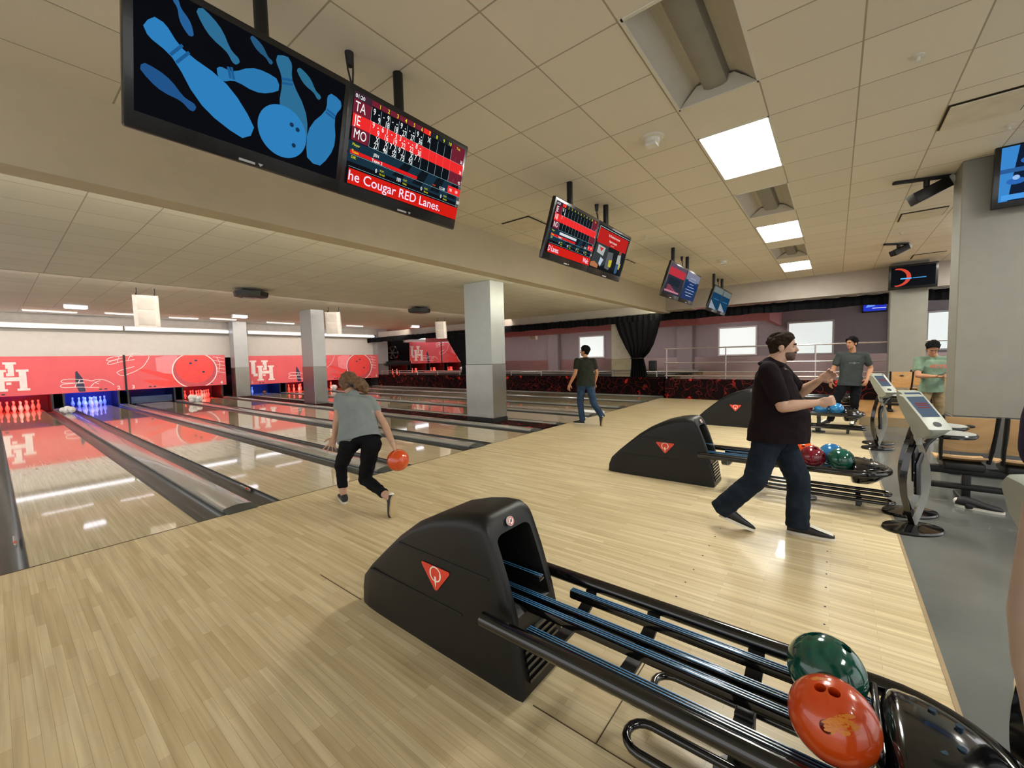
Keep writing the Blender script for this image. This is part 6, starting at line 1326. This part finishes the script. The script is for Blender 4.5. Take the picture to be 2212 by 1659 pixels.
# chest prints
def chest_print(sh_o, c, d, lat, pts_list, m_, name):
    # lay small shapes on the front of the shirt by casting rays onto it
    mb = MB(); inv = sh_o.matrix_world.inverted()
    for pts in pts_list:
        out = []
        for a, b_ in pts:
            o_ = c + lat * a + V(0, 0, b_); ok, loc, nor, idx = sh_o.ray_cast(o_ + d * 0.5, -d)
            if ok: out.append(loc + nor * 0.003)
        if len(out) >= 3: mb.poly(out)
    if mb.f: mb.build(name, m_, sh_o, smooth=False)
bpy.context.view_layer.update()
org3 = Vector(tt.location); c3 = V(10.75, -0.265, 1.25) - org3; d3 = V(-0.97, -0.25, 0).normalized(); l3 = V(0.25, -0.97, 0).normalized()
chest_print(so3, c3, d3, l3, [[(-0.09 + 0.036 * k, 0.0), (-0.06 + 0.036 * k, 0.0), (-0.06 + 0.036 * k, 0.006), (-0.09 + 0.036 * k, 0.006)] for k in range(5)] + [[(-0.02, 0.008), (0.02, 0.008), (0.016, 0.014), (-0.016, 0.014)], [(-0.02, -0.012), (0.02, -0.012), (0.02, -0.007), (-0.02, -0.007)]], mat('pale tee print', '8c9494', 0.7), 'chest_print')
gp = [o for o in bpy.data.objects if o.type == 'EMPTY' and o.get('label', '').startswith('man in sage')][0]; gsh = [c for c in gp.children if c.name.startswith('shirt')][0]
og = Vector(gp.location); cg = V(9.90, -1.31, 1.20) - og; dg_ = V(-0.94, -0.34, 0).normalized(); lg_ = V(0.34, -0.94, 0).normalized(); rnd = random.Random(2)
chest_print(gsh, cg, dg_, lg_, [[(-0.11 + 0.03 * k, -0.03 + 0.02 * rnd.random()), (-0.085 + 0.03 * k, -0.04 + 0.02 * rnd.random()), (-0.08 + 0.03 * k, 0.02 + 0.03 * rnd.random()), (-0.105 + 0.03 * k, 0.02 + 0.02 * rnd.random())] for k in range(8)], mat('coral tee print', 'b0614c', 0.7), 'chest_print')
# person close to the right edge: only a blurred arm and dark clothing come into the picture
J = dict(head=V(0.93, -0.45, 1.64), neck=V(0.90, -0.45, 1.48), sL=V(0.87, -0.262, 1.40), sR=V(0.87, -0.63, 1.40), eL=V(0.865, -0.234, 1.13), wL=V(0.91, -0.262, 0.90), eR=V(0.84, -0.70, 1.13), wR=V(0.90, -0.66, 0.90),
         hL=V(0.86, -0.37, 0.88), hR=V(0.86, -0.53, 0.88), kL=V(0.88, -0.36, 0.46), aL=V(0.86, -0.36, 0.10), kR=V(0.88, -0.54, 0.46), aR=V(0.86, -0.54, 0.10))
person('person at the right edge of the picture, only a bare forearm showing', J, V(0.95, -0.2, 0.0), skinmat('pale forearm skin', 'a08b7c'), mat('dark purple shirt', '241a34', 0.85), BLKT, dict(hip=0.15, waist=0.14, chest=0.15, arm=0.95), short_hair(HB, 0.010, seed=12),
    dict(L=(V(0.1, 0.0, -0.95), V(0, -1, 0), -1, 0.4, 0.1), R=(V(0.1, 0.1, -0.95), V(0, 1, 0), 1, 0.4, 0.1)),
    [(V(0.82, -0.36, 0), V(1.07, -0.35, 0), V(0, 0, 1), 'bowling'), (V(0.82, -0.54, 0), V(1.07, -0.55, 0), V(0, 0, 1), 'bowling')], pant_r=(0.085, 0.062, 0.055), hem=0.03, sleeve=0.12)
sn = thing('sneaker', 'black sneaker with white sole on the floor under the wooden bench', 'shoe', (5.50, -1.05, 0), 0, None)
shoe(sn, V(0.10, 0.12, 0), V(0.03, -0.16, 0), V(0, 0, 1), 'plain')
